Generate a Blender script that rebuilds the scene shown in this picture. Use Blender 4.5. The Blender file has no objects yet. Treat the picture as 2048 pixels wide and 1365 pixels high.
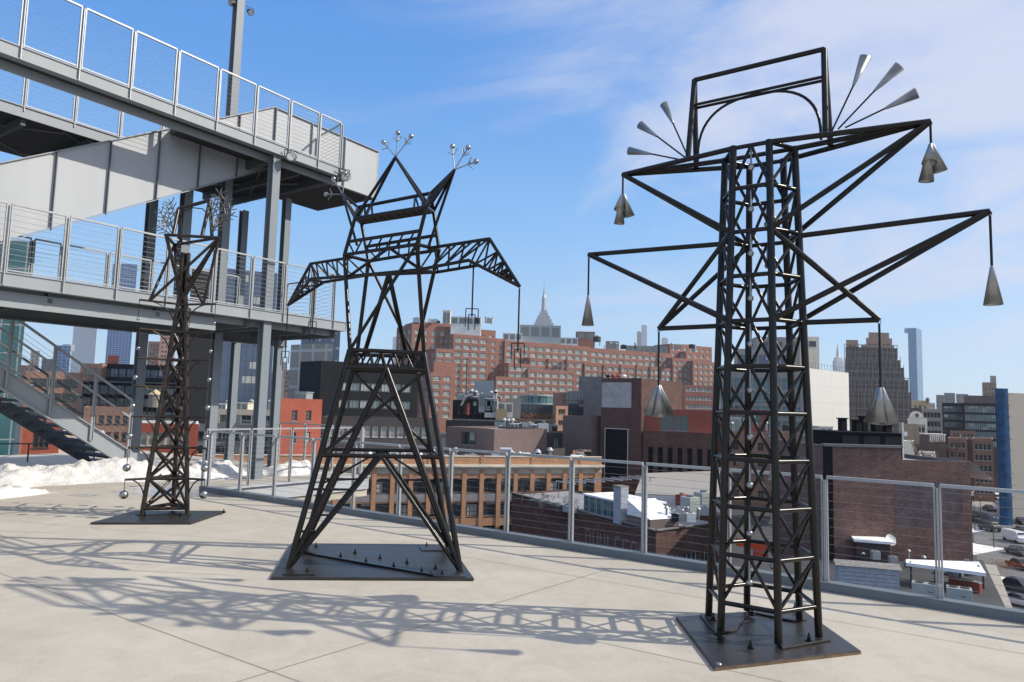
import bpy, math, random
import numpy as np
from mathutils import Vector, Matrix
random.seed(7)
C = bpy.context.scene.collection
R_ = math.radians
# ---------------------------------------------------------------- camera
FPX = 1400.0; HOR = 812.0; ROLL = .027; EYE = 1.65
pit = math.atan((HOR-682.5)/FPX)
Fv = Vector((0, math.cos(pit), math.sin(pit)))
U0 = Vector((0, -math.sin(pit), math.cos(pit))); R0 = Vector((1, 0, 0))
Rv = R0*math.cos(ROLL)+U0*math.sin(ROLL); Uv = U0*math.cos(ROLL)-R0*math.sin(ROLL)
CAMP = Vector((0, 0, EYE))
cam_d = bpy.data.cameras.new('camera'); cam = bpy.data.objects.new('camera', cam_d); C.objects.link(cam)
cam.matrix_world = Matrix(((Rv.x, Uv.x, -Fv.x, 0), (Rv.y, Uv.y, -Fv.y, 0), (Rv.z, Uv.z, -Fv.z, EYE), (0, 0, 0, 1)))
cam_d.sensor_width = 36; cam_d.lens = FPX/2048*36; cam_d.clip_start = .1; cam_d.clip_end = 9000
bpy.context.scene.camera = cam
# ---------------------------------------------------------------- sun, sky, exposure
SUN_AZ = 94.3; SUN_EL = 37.4       # azimuth clockwise from +Y
sd = Vector((math.sin(R_(SUN_AZ))*math.cos(R_(SUN_EL)), math.cos(R_(SUN_AZ))*math.cos(R_(SUN_EL)), math.sin(R_(SUN_EL))))
sl = bpy.data.lights.new('sun', 'SUN'); sl.energy = 5.0; sl.angle = R_(.5); sl.color = (1, .915, .78)
so = bpy.data.objects.new('sun', sl); C.objects.link(so); so.rotation_euler = sd.to_track_quat('Z', 'Y').to_euler()
world = bpy.data.worlds.new('World'); bpy.context.scene.world = world; world.use_nodes = True
wt = world.node_tree; wt.nodes.clear(); wn = wt.nodes.new; wl = wt.links.new
sky = wn('ShaderNodeTexSky'); sky.sky_type = 'NISHITA'; sky.sun_disc = False
sky.sun_elevation = R_(SUN_EL); sky.sun_rotation = R_(SUN_AZ); sky.air_density = 1.0; sky.dust_density = .6; sky.ozone_density = 2.2; sky.altitude = 30
hs = wn('ShaderNodeHueSaturation'); hs.inputs['Saturation'].default_value = 1.12; wl(sky.outputs[0], hs.inputs['Color'])
tc = wn('ShaderNodeTexCoord'); sp = wn('ShaderNodeSeparateXYZ'); wl(tc.outputs['Generated'], sp.inputs[0])
def wm(op, a, b=None, c=None, clamp=False):
    n = wn('ShaderNodeMath'); n.operation = op; n.use_clamp = clamp
    for i, v in enumerate((a, b, c)):
        if v is None: continue
        if isinstance(v, (int, float)): n.inputs[i].default_value = v
        else: wl(v, n.inputs[i])
    return n.outputs[0]
zz = wm('ADD', wm('MAXIMUM', sp.outputs[2], 0), .16)
cu = wm('DIVIDE', sp.outputs[0], zz); cv = wm('DIVIDE', sp.outputs[1], zz)
cc = wn('ShaderNodeCombineXYZ'); wl(wm('ADD', wm('MULTIPLY', cu, .75), wm('MULTIPLY', cv, .42)), cc.inputs[0]); wl(wm('MULTIPLY', wm('SUBTRACT', cv, wm('MULTIPLY', cu, .35)), .42), cc.inputs[1])
nz = wn('ShaderNodeTexNoise'); nz.inputs['Scale'].default_value = 1.15; nz.inputs['Detail'].default_value = 12; nz.inputs['Roughness'].default_value = .64; nz.inputs['Distortion'].default_value = .9
wl(cc.outputs[0], nz.inputs['Vector'])
nz2 = wn('ShaderNodeTexNoise'); nz2.inputs['Scale'].default_value = .35; nz2.inputs['Detail'].default_value = 3; wl(cc.outputs[0], nz2.inputs['Vector'])
cloud_bias = wm('ADD', wm('ADD', wm('MULTIPLY', sp.outputs[0], .62), wm('MULTIPLY', wm('SUBTRACT', sp.outputs[2], .22), .55)), wm('MULTIPLY', wm('SUBTRACT', .55, sp.outputs[1]), .22))  # last term adds unseen cloud behind the camera to whiten the fill light
dens = wm('ADD', wm('ADD', wm('MULTIPLY_ADD', wm('SUBTRACT', nz.outputs[0], .5), 1.7, .53), wm('MULTIPLY', wm('SUBTRACT', nz2.outputs[0], .5), .55)), cloud_bias)
mr = wn('ShaderNodeMapRange'); mr.interpolation_type = 'SMOOTHSTEP'; mr.inputs[1].default_value = .36; mr.inputs[2].default_value = .86; mr.inputs[3].default_value = 0; mr.inputs[4].default_value = .84
wl(dens, mr.inputs[0])
cm = wm('MULTIPLY', mr.outputs[0], wm('MULTIPLY', wm('MAXIMUM', wm('SUBTRACT', sp.outputs[2], .02), 0), 6, None, True))
gr = wn('ShaderNodeValToRGB'); ge_ = gr.color_ramp.elements; ge_[0].position = 0; ge_[0].color = (.58,.76,.93,1); ge_[1].position = 1; ge_[1].color = (.05,.19,.56,1)
for po_, c_ in ((.10,(.42,.67,.95)),(.25,(.24,.52,.93)),(.42,(.11,.35,.84)),(.62,(.07,.26,.74))):
    e_ = ge_.new(po_); e_.color = (*c_, 1)
wl(sp.outputs[2], gr.inputs[0])
gs0 = wn('ShaderNodeVectorMath'); gs0.operation = 'SCALE'; wl(gr.outputs[0], gs0.inputs[0]); gs0.inputs['Scale'].default_value = 6.9
ms = wn('ShaderNodeMix'); ms.data_type = 'RGBA'; ms.inputs[0].default_value = .82; wl(hs.outputs[0], ms.inputs[6]); wl(gs0.outputs[0], ms.inputs[7])
mx = wn('ShaderNodeMix'); mx.data_type = 'RGBA'; wl(cm, mx.inputs[0]); wl(ms.outputs[2], mx.inputs[6]); mx.inputs[7].default_value = (4.5, 4.75, 5.7, 1)
bg = wn('ShaderNodeBackground'); bg.inputs[1].default_value = .15; wl(mx.outputs[2], bg.inputs[0])
wo = wn('ShaderNodeOutputWorld'); wl(bg.outputs[0], wo.inputs[0])
sc = bpy.context.scene
sc.view_settings.view_transform = 'Standard'; sc.view_settings.look = 'None'; sc.view_settings.exposure = 0.05; sc.view_settings.gamma = 1
sc.cycles.max_bounces = 6; sc.cycles.diffuse_bounces = 3; sc.cycles.glossy_bounces = 3; sc.cycles.volume_bounces = 0; sc.cycles.transparent_max_bounces = 12
# ---------------------------------------------------------------- measuring helpers (photo 2048x1365)
def ray(x, y): return Fv+Rv*((x-1024)/FPX)-Uv*((y-682.5)/FPX)
def G(x, y, z=0.0):
    d = ray(x, y); return CAMP+d*((z-EYE)/d.z)
def AT(x, y, D):
    d = ray(x, y); return CAMP+d*(D/d.y)
UD = Vector((math.sin(R_(34.9)), math.cos(R_(34.9)), 0)); VD = Vector((-UD.y, UD.x, 0))
def UV(u, v, z=0.0):
    p = UD*u+VD*v; p.z = z; return p
def ONP(x, y, P0, n):           # ray meets the vertical plane through P0 with normal n
    d = ray(x, y); n = Vector((n[0], n[1], 0)); t = (Vector((P0[0], P0[1], 0))-Vector((0, 0, 0))).dot(n)/Vector((d.x, d.y, 0)).dot(n)
    return CAMP+d*t
# ---------------------------------------------------------------- mesh collector
class MB:
    def __init__(s): s.v = []; s.f = []; s.m = []; s.sm = []
    def add(s, vs, fs, mi=0, smooth=False):
        o = len(s.v); s.v += [tuple(p) for p in vs]
        for f in fs: s.f.append(tuple(i+o for i in f)); s.m.append(mi); s.sm.append(smooth)
        return s
    def box(s, a, b, mi=0):
        x0, y0, z0 = a; x1, y1, z1 = b
        return s.add([(x0,y0,z0),(x1,y0,z0),(x1,y1,z0),(x0,y1,z0),(x0,y0,z1),(x1,y0,z1),(x1,y1,z1),(x0,y1,z1)],
                     [(0,3,2,1),(4,5,6,7),(0,1,5,4),(1,2,6,5),(2,3,7,6),(3,0,4,7)], mi)
    def prism(s, poly, z0, z1, mi=0):
        n = len(poly); a = sum(poly[i][0]*poly[(i+1)%n][1]-poly[(i+1)%n][0]*poly[i][1] for i in range(n))
        if a < 0: poly = poly[::-1]
        vs = [(p[0],p[1],z0) for p in poly]+[(p[0],p[1],z1) for p in poly]
        return s.add(vs, [tuple(range(n-1,-1,-1)), tuple(range(n,2*n))]+[(i,(i+1)%n,n+(i+1)%n,n+i) for i in range(n)], mi)
    def obar(s, p, q, w, h, up=(0,0,1), mi=0):   # rectangular bar
        p = Vector(p); q = Vector(q); d = (q-p).normalized(); up = Vector(up)
        x = d.cross(up)
        if x.length < 1e-4: x = d.cross(Vector((1,0,0)))
        x.normalize(); y = x.cross(d)
        vs = []
        for c in (p, q):
            for a, b in ((-1,-1),(1,-1),(1,1),(-1,1)): vs.append(c+x*(a*w/2)+y*(b*h/2))
        return s.add(vs, [(0,1,2,3),(7,6,5,4),(0,4,5,1),(1,5,6,2),(2,6,7,3),(3,7,4,0)], mi)
    def tube(s, p, q, r, n=10, r2=None, cap=True, mi=0):
        p = Vector(p); q = Vector(q); r2 = r if r2 is None else r2
        d = (q-p)
        if d.length < 1e-6: return s
        d.normalize(); x = d.cross(Vector((0,0,1)))
        if x.length < 1e-3: x = Vector((1,0,0))
        x.normalize(); y = d.cross(x)
        vs = []
        for c, rr in ((p, r), (q, r2)):
            for i in range(n):
                a = 2*math.pi*i/n; vs.append(c+x*(math.cos(a)*rr)+y*(math.sin(a)*rr))
        s.add(vs, [(i,n+i,n+(i+1)%n,(i+1)%n) for i in range(n)], mi, True)
        if cap: s.add(vs, [tuple(range(n)), tuple(range(2*n-1,n-1,-1))], mi, False)
        return s
    def path(s, pts, r, n=8, mi=0):
        for a, b in zip(pts, pts[1:]): s.tube(a, b, r, n, mi=mi)
        return s
    def ball(s, c, r, n=14, m=9, mi=0, sq=(1,1,1)):
        vs = [(c[0],c[1],c[2]+r*sq[2])]
        for j in range(1, m):
            t = math.pi*j/m
            for i in range(n):
                a = 2*math.pi*i/n; vs.append((c[0]+r*sq[0]*math.sin(t)*math.cos(a), c[1]+r*sq[1]*math.sin(t)*math.sin(a), c[2]+r*sq[2]*math.cos(t)))
        vs.append((c[0],c[1],c[2]-r*sq[2])); L = len(vs)-1; fs = []
        for i in range(n): fs.append((0,1+i,1+(i+1)%n)); fs.append((L,L-n+(i+1)%n,L-n+i))
        for j in range(m-2):
            for i in range(n):
                a = 1+j*n+i; b = 1+j*n+(i+1)%n; fs.append((a,a+n,b+n,b))
        return s.add(vs, fs, mi, True)
    def quad(s, a, b, c, d, mi=0): return s.add([a,b,c,d], [(0,1,2,3)], mi)
    def build(s, name, mats, parent=None, bevel=0):
        me = bpy.data.meshes.new(name)
        off = Vector((0,0,0)); q = parent
        while q is not None: off += q.location; q = q.parent
        me.from_pydata([(v[0]-off.x, v[1]-off.y, v[2]-off.z) for v in s.v], [], s.f)
        for m in (mats if isinstance(mats, (list, tuple)) else [mats]): me.materials.append(m)
        me.polygons.foreach_set('material_index', s.m); me.polygons.foreach_set('use_smooth', s.sm); me.update()
        o = bpy.data.objects.new(name, me); C.objects.link(o)
        if parent is not None: o.parent = parent
        if bevel:
            b = o.modifiers.new('bevel', 'BEVEL'); b.width = bevel; b.segments = 2; b.limit_method = 'ANGLE'
        return o
LABELS = set()
def tag(o, label=None, cat=None, group=None, kind=None):
    if label: o['label'] = label
    if cat: o['category'] = cat
    if group: o['group'] = group
    if kind: o['kind'] = kind
    return o
def thing(name, label, cat, loc=(0,0,0), group=None):
    o = bpy.data.objects.new(name, None); C.objects.link(o); o.location = loc; o.empty_display_size = .1
    return tag(o, label, cat, group)
def struct(mb, name, mat, label=None): return tag(mb.build(name, mat), label, None, None, 'structure')
def copy_tree(o, parent=None):
    c = o.copy(); C.objects.link(c); c.parent = parent
    for ch in list(o.children): copy_tree(ch, c)
    return c
# ---------------------------------------------------------------- materials
def newmat(name):
    m = bpy.data.materials.new(name); m.use_nodes = True; nt = m.node_tree
    return m, nt, nt.nodes.new, nt.links.new, nt.nodes['Principled BSDF']
def col(c): return (c[0], c[1], c[2], 1)
def mat(name, c, rough=.6, metal=0, var=.12, scale=3, bump=0, bscale=40, spec=.5, c2=None, streak=False, rvar=0):
    m, nt, N, L, B = newmat(name)
    g = N('ShaderNodeNewGeometry'); mp = N('ShaderNodeMapping'); L(g.outputs['Position'], mp.inputs[0])
    mp.inputs['Scale'].default_value = (1,1,.15) if streak else (1,1,1)
    n = N('ShaderNodeTexNoise'); n.inputs['Scale'].default_value = scale; n.inputs['Detail'].default_value = 6; n.inputs['Roughness'].default_value = .65; L(mp.outputs[0], n.inputs['Vector'])
    r = N('ShaderNodeValToRGB'); r.color_ramp.elements[0].position = .3; r.color_ramp.elements[1].position = .7
    a = c2 if c2 else tuple(x*(1-var) for x in c); b = c if c2 else tuple(min(1, x*(1+var)) for x in c)
    r.color_ramp.elements[0].color = col(a); r.color_ramp.elements[1].color = col(b)
    L(n.outputs[0], r.inputs[0]); L(r.outputs[0], B.inputs['Base Color'])
    B.inputs['Roughness'].default_value = rough; B.inputs['Metallic'].default_value = metal; B.inputs['Specular IOR Level'].default_value = spec
    if rvar:
        q = N('ShaderNodeMapRange'); q.inputs[3].default_value = rough-rvar; q.inputs[4].default_value = rough+rvar; L(n.outputs[0], q.inputs[0]); L(q.outputs[0], B.inputs['Roughness'])
    if bump:
        n2 = N('ShaderNodeTexNoise'); n2.inputs['Scale'].default_value = bscale; n2.inputs['Detail'].default_value = 4; L(g.outputs['Position'], n2.inputs['Vector'])
        bp = N('ShaderNodeBump'); bp.inputs['Strength'].default_value = bump; bp.inputs['Distance'].default_value = .02; L(n2.outputs[0], bp.inputs['Height']); L(bp.outputs[0], B.inputs['Normal'])
    return m
def wallcoord(N, L):
    g = N('ShaderNodeNewGeometry'); cr = N('ShaderNodeVectorMath'); cr.operation = 'CROSS_PRODUCT'; cr.inputs[0].default_value = (0,0,1); L(g.outputs['True Normal'], cr.inputs[1])
    dt = N('ShaderNodeVectorMath'); dt.operation = 'DOT_PRODUCT'; L(cr.outputs[0], dt.inputs[0]); L(g.outputs['Position'], dt.inputs[1])
    sx = N('ShaderNodeSeparateXYZ'); L(g.outputs['Position'], sx.inputs[0])
    cb = N('ShaderNodeCombineXYZ'); L(dt.outputs['Value'], cb.inputs[0]); L(sx.outputs[2], cb.inputs[1])
    return g, cb.outputs[0]
def brick(name, c1, c2, mortar, sc=1.0, var=.35, nscale=.25, bands=0, grain=.22):
    m, nt, N, L, B = newmat(name)
    g, cv_ = wallcoord(N, L)
    t = N('ShaderNodeTexBrick'); t.inputs['Scale'].default_value = 1; t.inputs['Brick Width'].default_value = .3*sc; t.inputs['Row Height'].default_value = .1*sc; t.inputs['Mortar Size'].default_value = .012*sc
    t.inputs['Color1'].default_value = col(c1); t.inputs['Color2'].default_value = col(c2); t.inputs['Mortar'].default_value = col(mortar); L(cv_, t.inputs['Vector'])
    mp = N('ShaderNodeMapping'); mp.inputs['Scale'].default_value = (1, 1+3*bands, 1); L(cv_, mp.inputs[0])
    n = N('ShaderNodeTexNoise'); n.inputs['Scale'].default_value = nscale; n.inputs['Detail'].default_value = 9; n.inputs['Roughness'].default_value = .7; L(mp.outputs[0], n.inputs['Vector'])
    q = N('ShaderNodeMapRange'); q.inputs[1].default_value = .3; q.inputs[2].default_value = .7; q.inputs[3].default_value = 1-var; q.inputs[4].default_value = 1+var; L(n.outputs[0], q.inputs[0])
    mp2 = N('ShaderNodeMapping'); mp2.inputs['Scale'].default_value = (1.1, .06, 1); L(cv_, mp2.inputs[0])
    ns = N('ShaderNodeTexNoise'); ns.inputs['Scale'].default_value = 1; ns.inputs['Detail'].default_value = 6; ns.inputs['Roughness'].default_value = .7; L(mp2.outputs[0], ns.inputs['Vector'])
    q2 = N('ShaderNodeMapRange'); q2.inputs[1].default_value = .25; q2.inputs[2].default_value = .75; q2.inputs[3].default_value = .82; q2.inputs[4].default_value = 1.16; L(ns.outputs[0], q2.inputs[0])
    mp3 = N('ShaderNodeMapping'); mp3.inputs['Scale'].default_value = (2.4, 11, 1); L(cv_, mp3.inputs[0])
    n4 = N('ShaderNodeTexNoise'); n4.inputs['Scale'].default_value = 1; n4.inputs['Detail'].default_value = 3; n4.inputs['Roughness'].default_value = .8; L(mp3.outputs[0], n4.inputs['Vector'])
    q4 = N('ShaderNodeMapRange'); q4.inputs[1].default_value = .3; q4.inputs[2].default_value = .7; q4.inputs[3].default_value = 1-grain; q4.inputs[4].default_value = 1+grain; L(n4.outputs[0], q4.inputs[0])
    mg = N('ShaderNodeMath'); mg.operation = 'MULTIPLY'; L(q4.outputs[0], mg.inputs[0]); L(q2.outputs[0], mg.inputs[1])
    mq = N('ShaderNodeMath'); mq.operation = 'MULTIPLY'; L(q.outputs[0], mq.inputs[0]); L(mg.outputs[0], mq.inputs[1])
    mu = N('ShaderNodeVectorMath'); mu.operation = 'SCALE'; L(t.outputs['Color'], mu.inputs[0]); L(mq.outputs[0], mu.inputs['Scale']); L(mu.outputs[0], B.inputs['Base Color'])
    B.inputs['Roughness'].default_value = .85; B.inputs['Specular IOR Level'].default_value = .25
    bp = N('ShaderNodeBump'); bp.inputs['Strength'].default_value = .5; bp.inputs['Distance'].default_value = .02; L(t.outputs['Fac'], bp.inputs['Height']); bp.invert = True; L(bp.outputs[0], B.inputs['Normal'])
    return m
def glass(name, c, rough=.12, grid=None, gcol=(.1,.1,.1), gw=.08, var=.3, metal=0, blinds=0):
    m, nt, N, L, B = newmat(name)
    g, cv_ = wallcoord(N, L)
    oi = N('ShaderNodeObjectInfo'); n = N('ShaderNodeTexNoise'); n.inputs['Scale'].default_value = .35; n.inputs['Detail'].default_value = 3; L(g.outputs['Position'], n.inputs['Vector'])
    wn_ = N('ShaderNodeTexWhiteNoise'); wn_.noise_dimensions = '3D'
    sn = N('ShaderNodeVectorMath'); sn.operation = 'SNAP'; sn.inputs[1].default_value = (1.6, 1.9, 1); L(cv_, sn.inputs[0]); L(sn.outputs[0], wn_.inputs['Vector'])
    q = N('ShaderNodeMapRange'); q.inputs[3].default_value = 1-var; q.inputs[4].default_value = 1+var; L(n.outputs[0], q.inputs[0])
    mu = N('ShaderNodeVectorMath'); mu.operation = 'SCALE'; mu.inputs[0].default_value = c; L(q.outputs[0], mu.inputs['Scale'])
    out = mu.outputs[0]
    if blinds:
        gt = N('ShaderNodeMath'); gt.operation = 'LESS_THAN'; gt.inputs[1].default_value = blinds; L(wn_.outputs['Value'], gt.inputs[0])
        mx = N('ShaderNodeMix'); mx.data_type = 'RGBA'; L(gt.outputs[0], mx.inputs[0]); L(out, mx.inputs[6]); mx.inputs[7].default_value = (.36,.37,.35,1); out = mx.outputs[2]
    if grid:
        t = N('ShaderNodeTexBrick'); t.offset = 0; t.inputs['Scale'].default_value = 1; t.inputs['Brick Width'].default_value = grid[0]; t.inputs['Row Height'].default_value = grid[1]; t.inputs['Mortar Size'].default_value = gw; t.inputs['Mortar Smooth'].default_value = 0
        L(cv_, t.inputs['Vector']); L(out, t.inputs['Color1']); L(out, t.inputs['Color2']); t.inputs['Mortar'].default_value = col(gcol); out = t.outputs['Color']
        rr = N('ShaderNodeMapRange'); rr.inputs[3].default_value = rough; rr.inputs[4].default_value = .6; L(t.outputs['Fac'], rr.inputs[0]); L(rr.outputs[0], B.inputs['Roughness'])
    else: B.inputs['Roughness'].default_value = rough
    L(out, B.inputs['Base Color']); B.inputs['Specular IOR Level'].default_value = .8; B.inputs['Metallic'].default_value = metal
    return m
M = {}
M['tower'] = mat('blackened_steel', (.012,.009,.007), .25, 0, .5, 9, 0, 60, c2=(.004,.0035,.003), rvar=.09, spec=.36)
M['tower_brown'] = mat('brown_steel', (.046,.030,.020), .27, 0, .5, 9, 0, 60, c2=(.008,.006,.005), rvar=.09, spec=.42)
M['plate'] = mat('steel_plate', (.060,.055,.052), .38, .35, .4, 3.0, .12, 30, c2=(.020,.019,.019), rvar=.2)
M['rust_edge'] = mat('rusty_plate_edge', (.16,.10,.06), .7, .2, .4, 14)
M['silver'] = mat('brushed_stainless', (.38,.395,.41), .40, .85, .2, 5, .05, 90, c2=(.24,.25,.26), rvar=.08)
M['ball'] = mat('stainless_ball', (.36,.36,.355), .26, 1, .1, 8)
M['paint'] = mat('grey_blue_steel_paint', (.28,.305,.33), .48, 0, .07, 1.2, spec=.4, streak=True)
M['paint_lt'] = mat('light_grey_steel_panel', (.40,.42,.445), .5, 0, .09, .9, spec=.35, streak=True)
M['rail'] = mat('galvanised_rail', (.36,.375,.39), .42, .25, .10, 6)
M['cable'] = mat('stainless_cable', (.22,.225,.23), .4, .4, .1, 10)
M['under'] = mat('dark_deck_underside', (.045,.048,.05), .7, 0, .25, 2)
M['paint_shaded'] = mat('steel_paint_shade_tone', (.10,.115,.13), .55, 0, .1, 2)  # darker copy of the steel paint, shade put into its colour
M['snow'] = mat('old_snow', (.84,.84,.85), .8, 0, .1, 3.4, 1.0, 34, c2=(.50,.49,.47), spec=.2)
M['snow_roof'] = mat('roof_snow', (.82,.83,.85), .8, 0, .08, .6, .4, 3)
M['tar'] = mat('roof_tar', (.06,.062,.066), .85, 0, .3, .4, c2=(.035,.036,.04))
M['roof_grey'] = mat('roof_membrane', (.26,.26,.27), .8, 0, .25, .35)
M['asphalt'] = mat('asphalt', (.062,.063,.066), .85, 0, .25, .15, c2=(.045,.046,.05))
M['pave'] = mat('pavement', (.30,.285,.26), .85, 0, .15, .2)
M['white'] = mat('white_paint', (.72,.71,.68), .6, 0, .08, .5)
M['cream'] = mat('cream_stone', (.66,.61,.50), .8, 0, .12, .3)
M['beige'] = mat('beige_stone', (.42,.37,.31), .85, 0, .12, .3)
M['beige2'] = mat('grey_beige_panel', (.30,.28,.255), .8, 0, .05, .1)
M['stucco'] = mat('grey_stucco', (.33,.33,.33), .9, 0, .2, .8)
M['greyst'] = mat('grey_masonry', (.17,.165,.165), .85, 0, .2, .4)
M['darkmetal'] = mat('dark_metal_cladding', (.018,.019,.022), .75, 0, .2, .3, streak=True, spec=.2)
M['darkbrickp'] = mat('dark_render', (.055,.05,.05), .85, 0, .2, .4)
M['mauve'] = mat('mauve_brick_panel', (.145,.105,.098), .9, 0, .12, .4)
M['redmetal'] = mat('oxide_red_cladding', (.22,.045,.028), .6, 0, .15, .8, streak=True)
M['hvac'] = mat('hvac_sheet', (.38,.41,.41), .5, .4, .12, 1.2)
M['shed'] = mat('weathered_blue_white_boards', (.42,.46,.52), .85, 0, .3, 3, c2=(.26,.28,.32))
M['bluewrap'] = mat('blue_scaffold_wrap', (.022,.10,.23), .85, 0, .35, .5, .4, 4, c2=(.009,.035,.09), spec=.2)
M['orange_net'] = mat('orange_barrier', (.75,.09,.02), .6, 0, .2, 1)
M['black'] = mat('black_panel', (.008,.008,.011), .9, 0, .2, .5, spec=.08)
M['frame_dk'] = mat('dark_window_frame', (.035,.04,.04), .5)
M['frame_lt'] = mat('pale_window_frame', (.50,.52,.50), .5)
M['frame_mid'] = mat('steel_window_frame', (.15,.18,.18), .5)
M['spandrel'] = mat('grey_spandrel', (.24,.23,.24), .8, 0, .15, 1)
M['wood'] = mat('water_tank_wood', (.23,.21,.19), .85, 0, .3, 2, streak=True)
M['tankroof'] = mat('tank_roof_tan', (.48,.36,.22), .8, 0, .15, 1)
M['branch'] = mat('bare_branch', (.13,.10,.08), .9, 0, .2, 3)
M['rubber'] = mat('tyre_rubber', (.02,.02,.02), .8)
M['car_dark'] = mat('dark_car_paint', (.03,.033,.04), .25)
M['car_white'] = mat('white_car_paint', (.7,.7,.7), .25)
M['carglass'] = mat('car_glass', (.02,.025,.03), .08)
M['light_glass'] = mat('lamp_lens', (.5,.5,.48), .15)
M['paintline'] = mat('road_paint', (.62,.62,.6), .8, 0, .2, 2)
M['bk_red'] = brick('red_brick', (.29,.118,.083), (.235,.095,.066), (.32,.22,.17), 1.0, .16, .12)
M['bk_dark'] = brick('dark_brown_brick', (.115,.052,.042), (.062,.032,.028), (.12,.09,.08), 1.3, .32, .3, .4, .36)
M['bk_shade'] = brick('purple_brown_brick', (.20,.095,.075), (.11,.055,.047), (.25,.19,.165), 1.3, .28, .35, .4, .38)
M['bk_orange'] = brick('orange_brick', (.47,.245,.135), (.41,.205,.105), (.46,.32,.22), 1.0, .12, .3)
M['bk_tan'] = brick('tan_pink_brick', (.36,.20,.145), (.31,.17,.12), (.36,.26,.2), 1.0, .15, .2)
M['bk_rust'] = brick('bright_rust_brick', (.32,.078,.046), (.28,.066,.04), (.31,.11,.08), 1.2, .14, .25)
M['gl_green'] = glass('green_window_glass', (.16,.21,.20), .15, blinds=.35)
M['gl_dark'] = glass('dark_window_glass', (.03,.04,.042), .08, blinds=.12)
M['gl_blue'] = glass('blue_curtain_wall', (.055,.085,.15), .12, (1.5,3.8), (.035,.045,.07), .10, .4, blinds=.06)
M['gl_teal'] = glass('teal_curtain_wall', (.04,.13,.14), .08, (1.5,2.6), (.30,.33,.33), .06, .6)
M['gl_tower'] = glass('pale_blue_tower_glass', (.16,.30,.44), .15, (3,4), (.10,.19,.31), .25, .35)
M['gl_tower2'] = glass('deep_blue_tower_glass', (.06,.13,.30), .15, (6,4), (.30,.38,.5), .35, .3)
M['gl_white'] = glass('white_residential_grid', (.30,.36,.42), .2, (4,3.6), (.62,.64,.66), 1.0, .2)
M['gl_black'] = glass('black_glass_facade', (.025,.035,.05), .10, (1.6,3.6), (.02,.022,.026), .10, .4)
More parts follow.
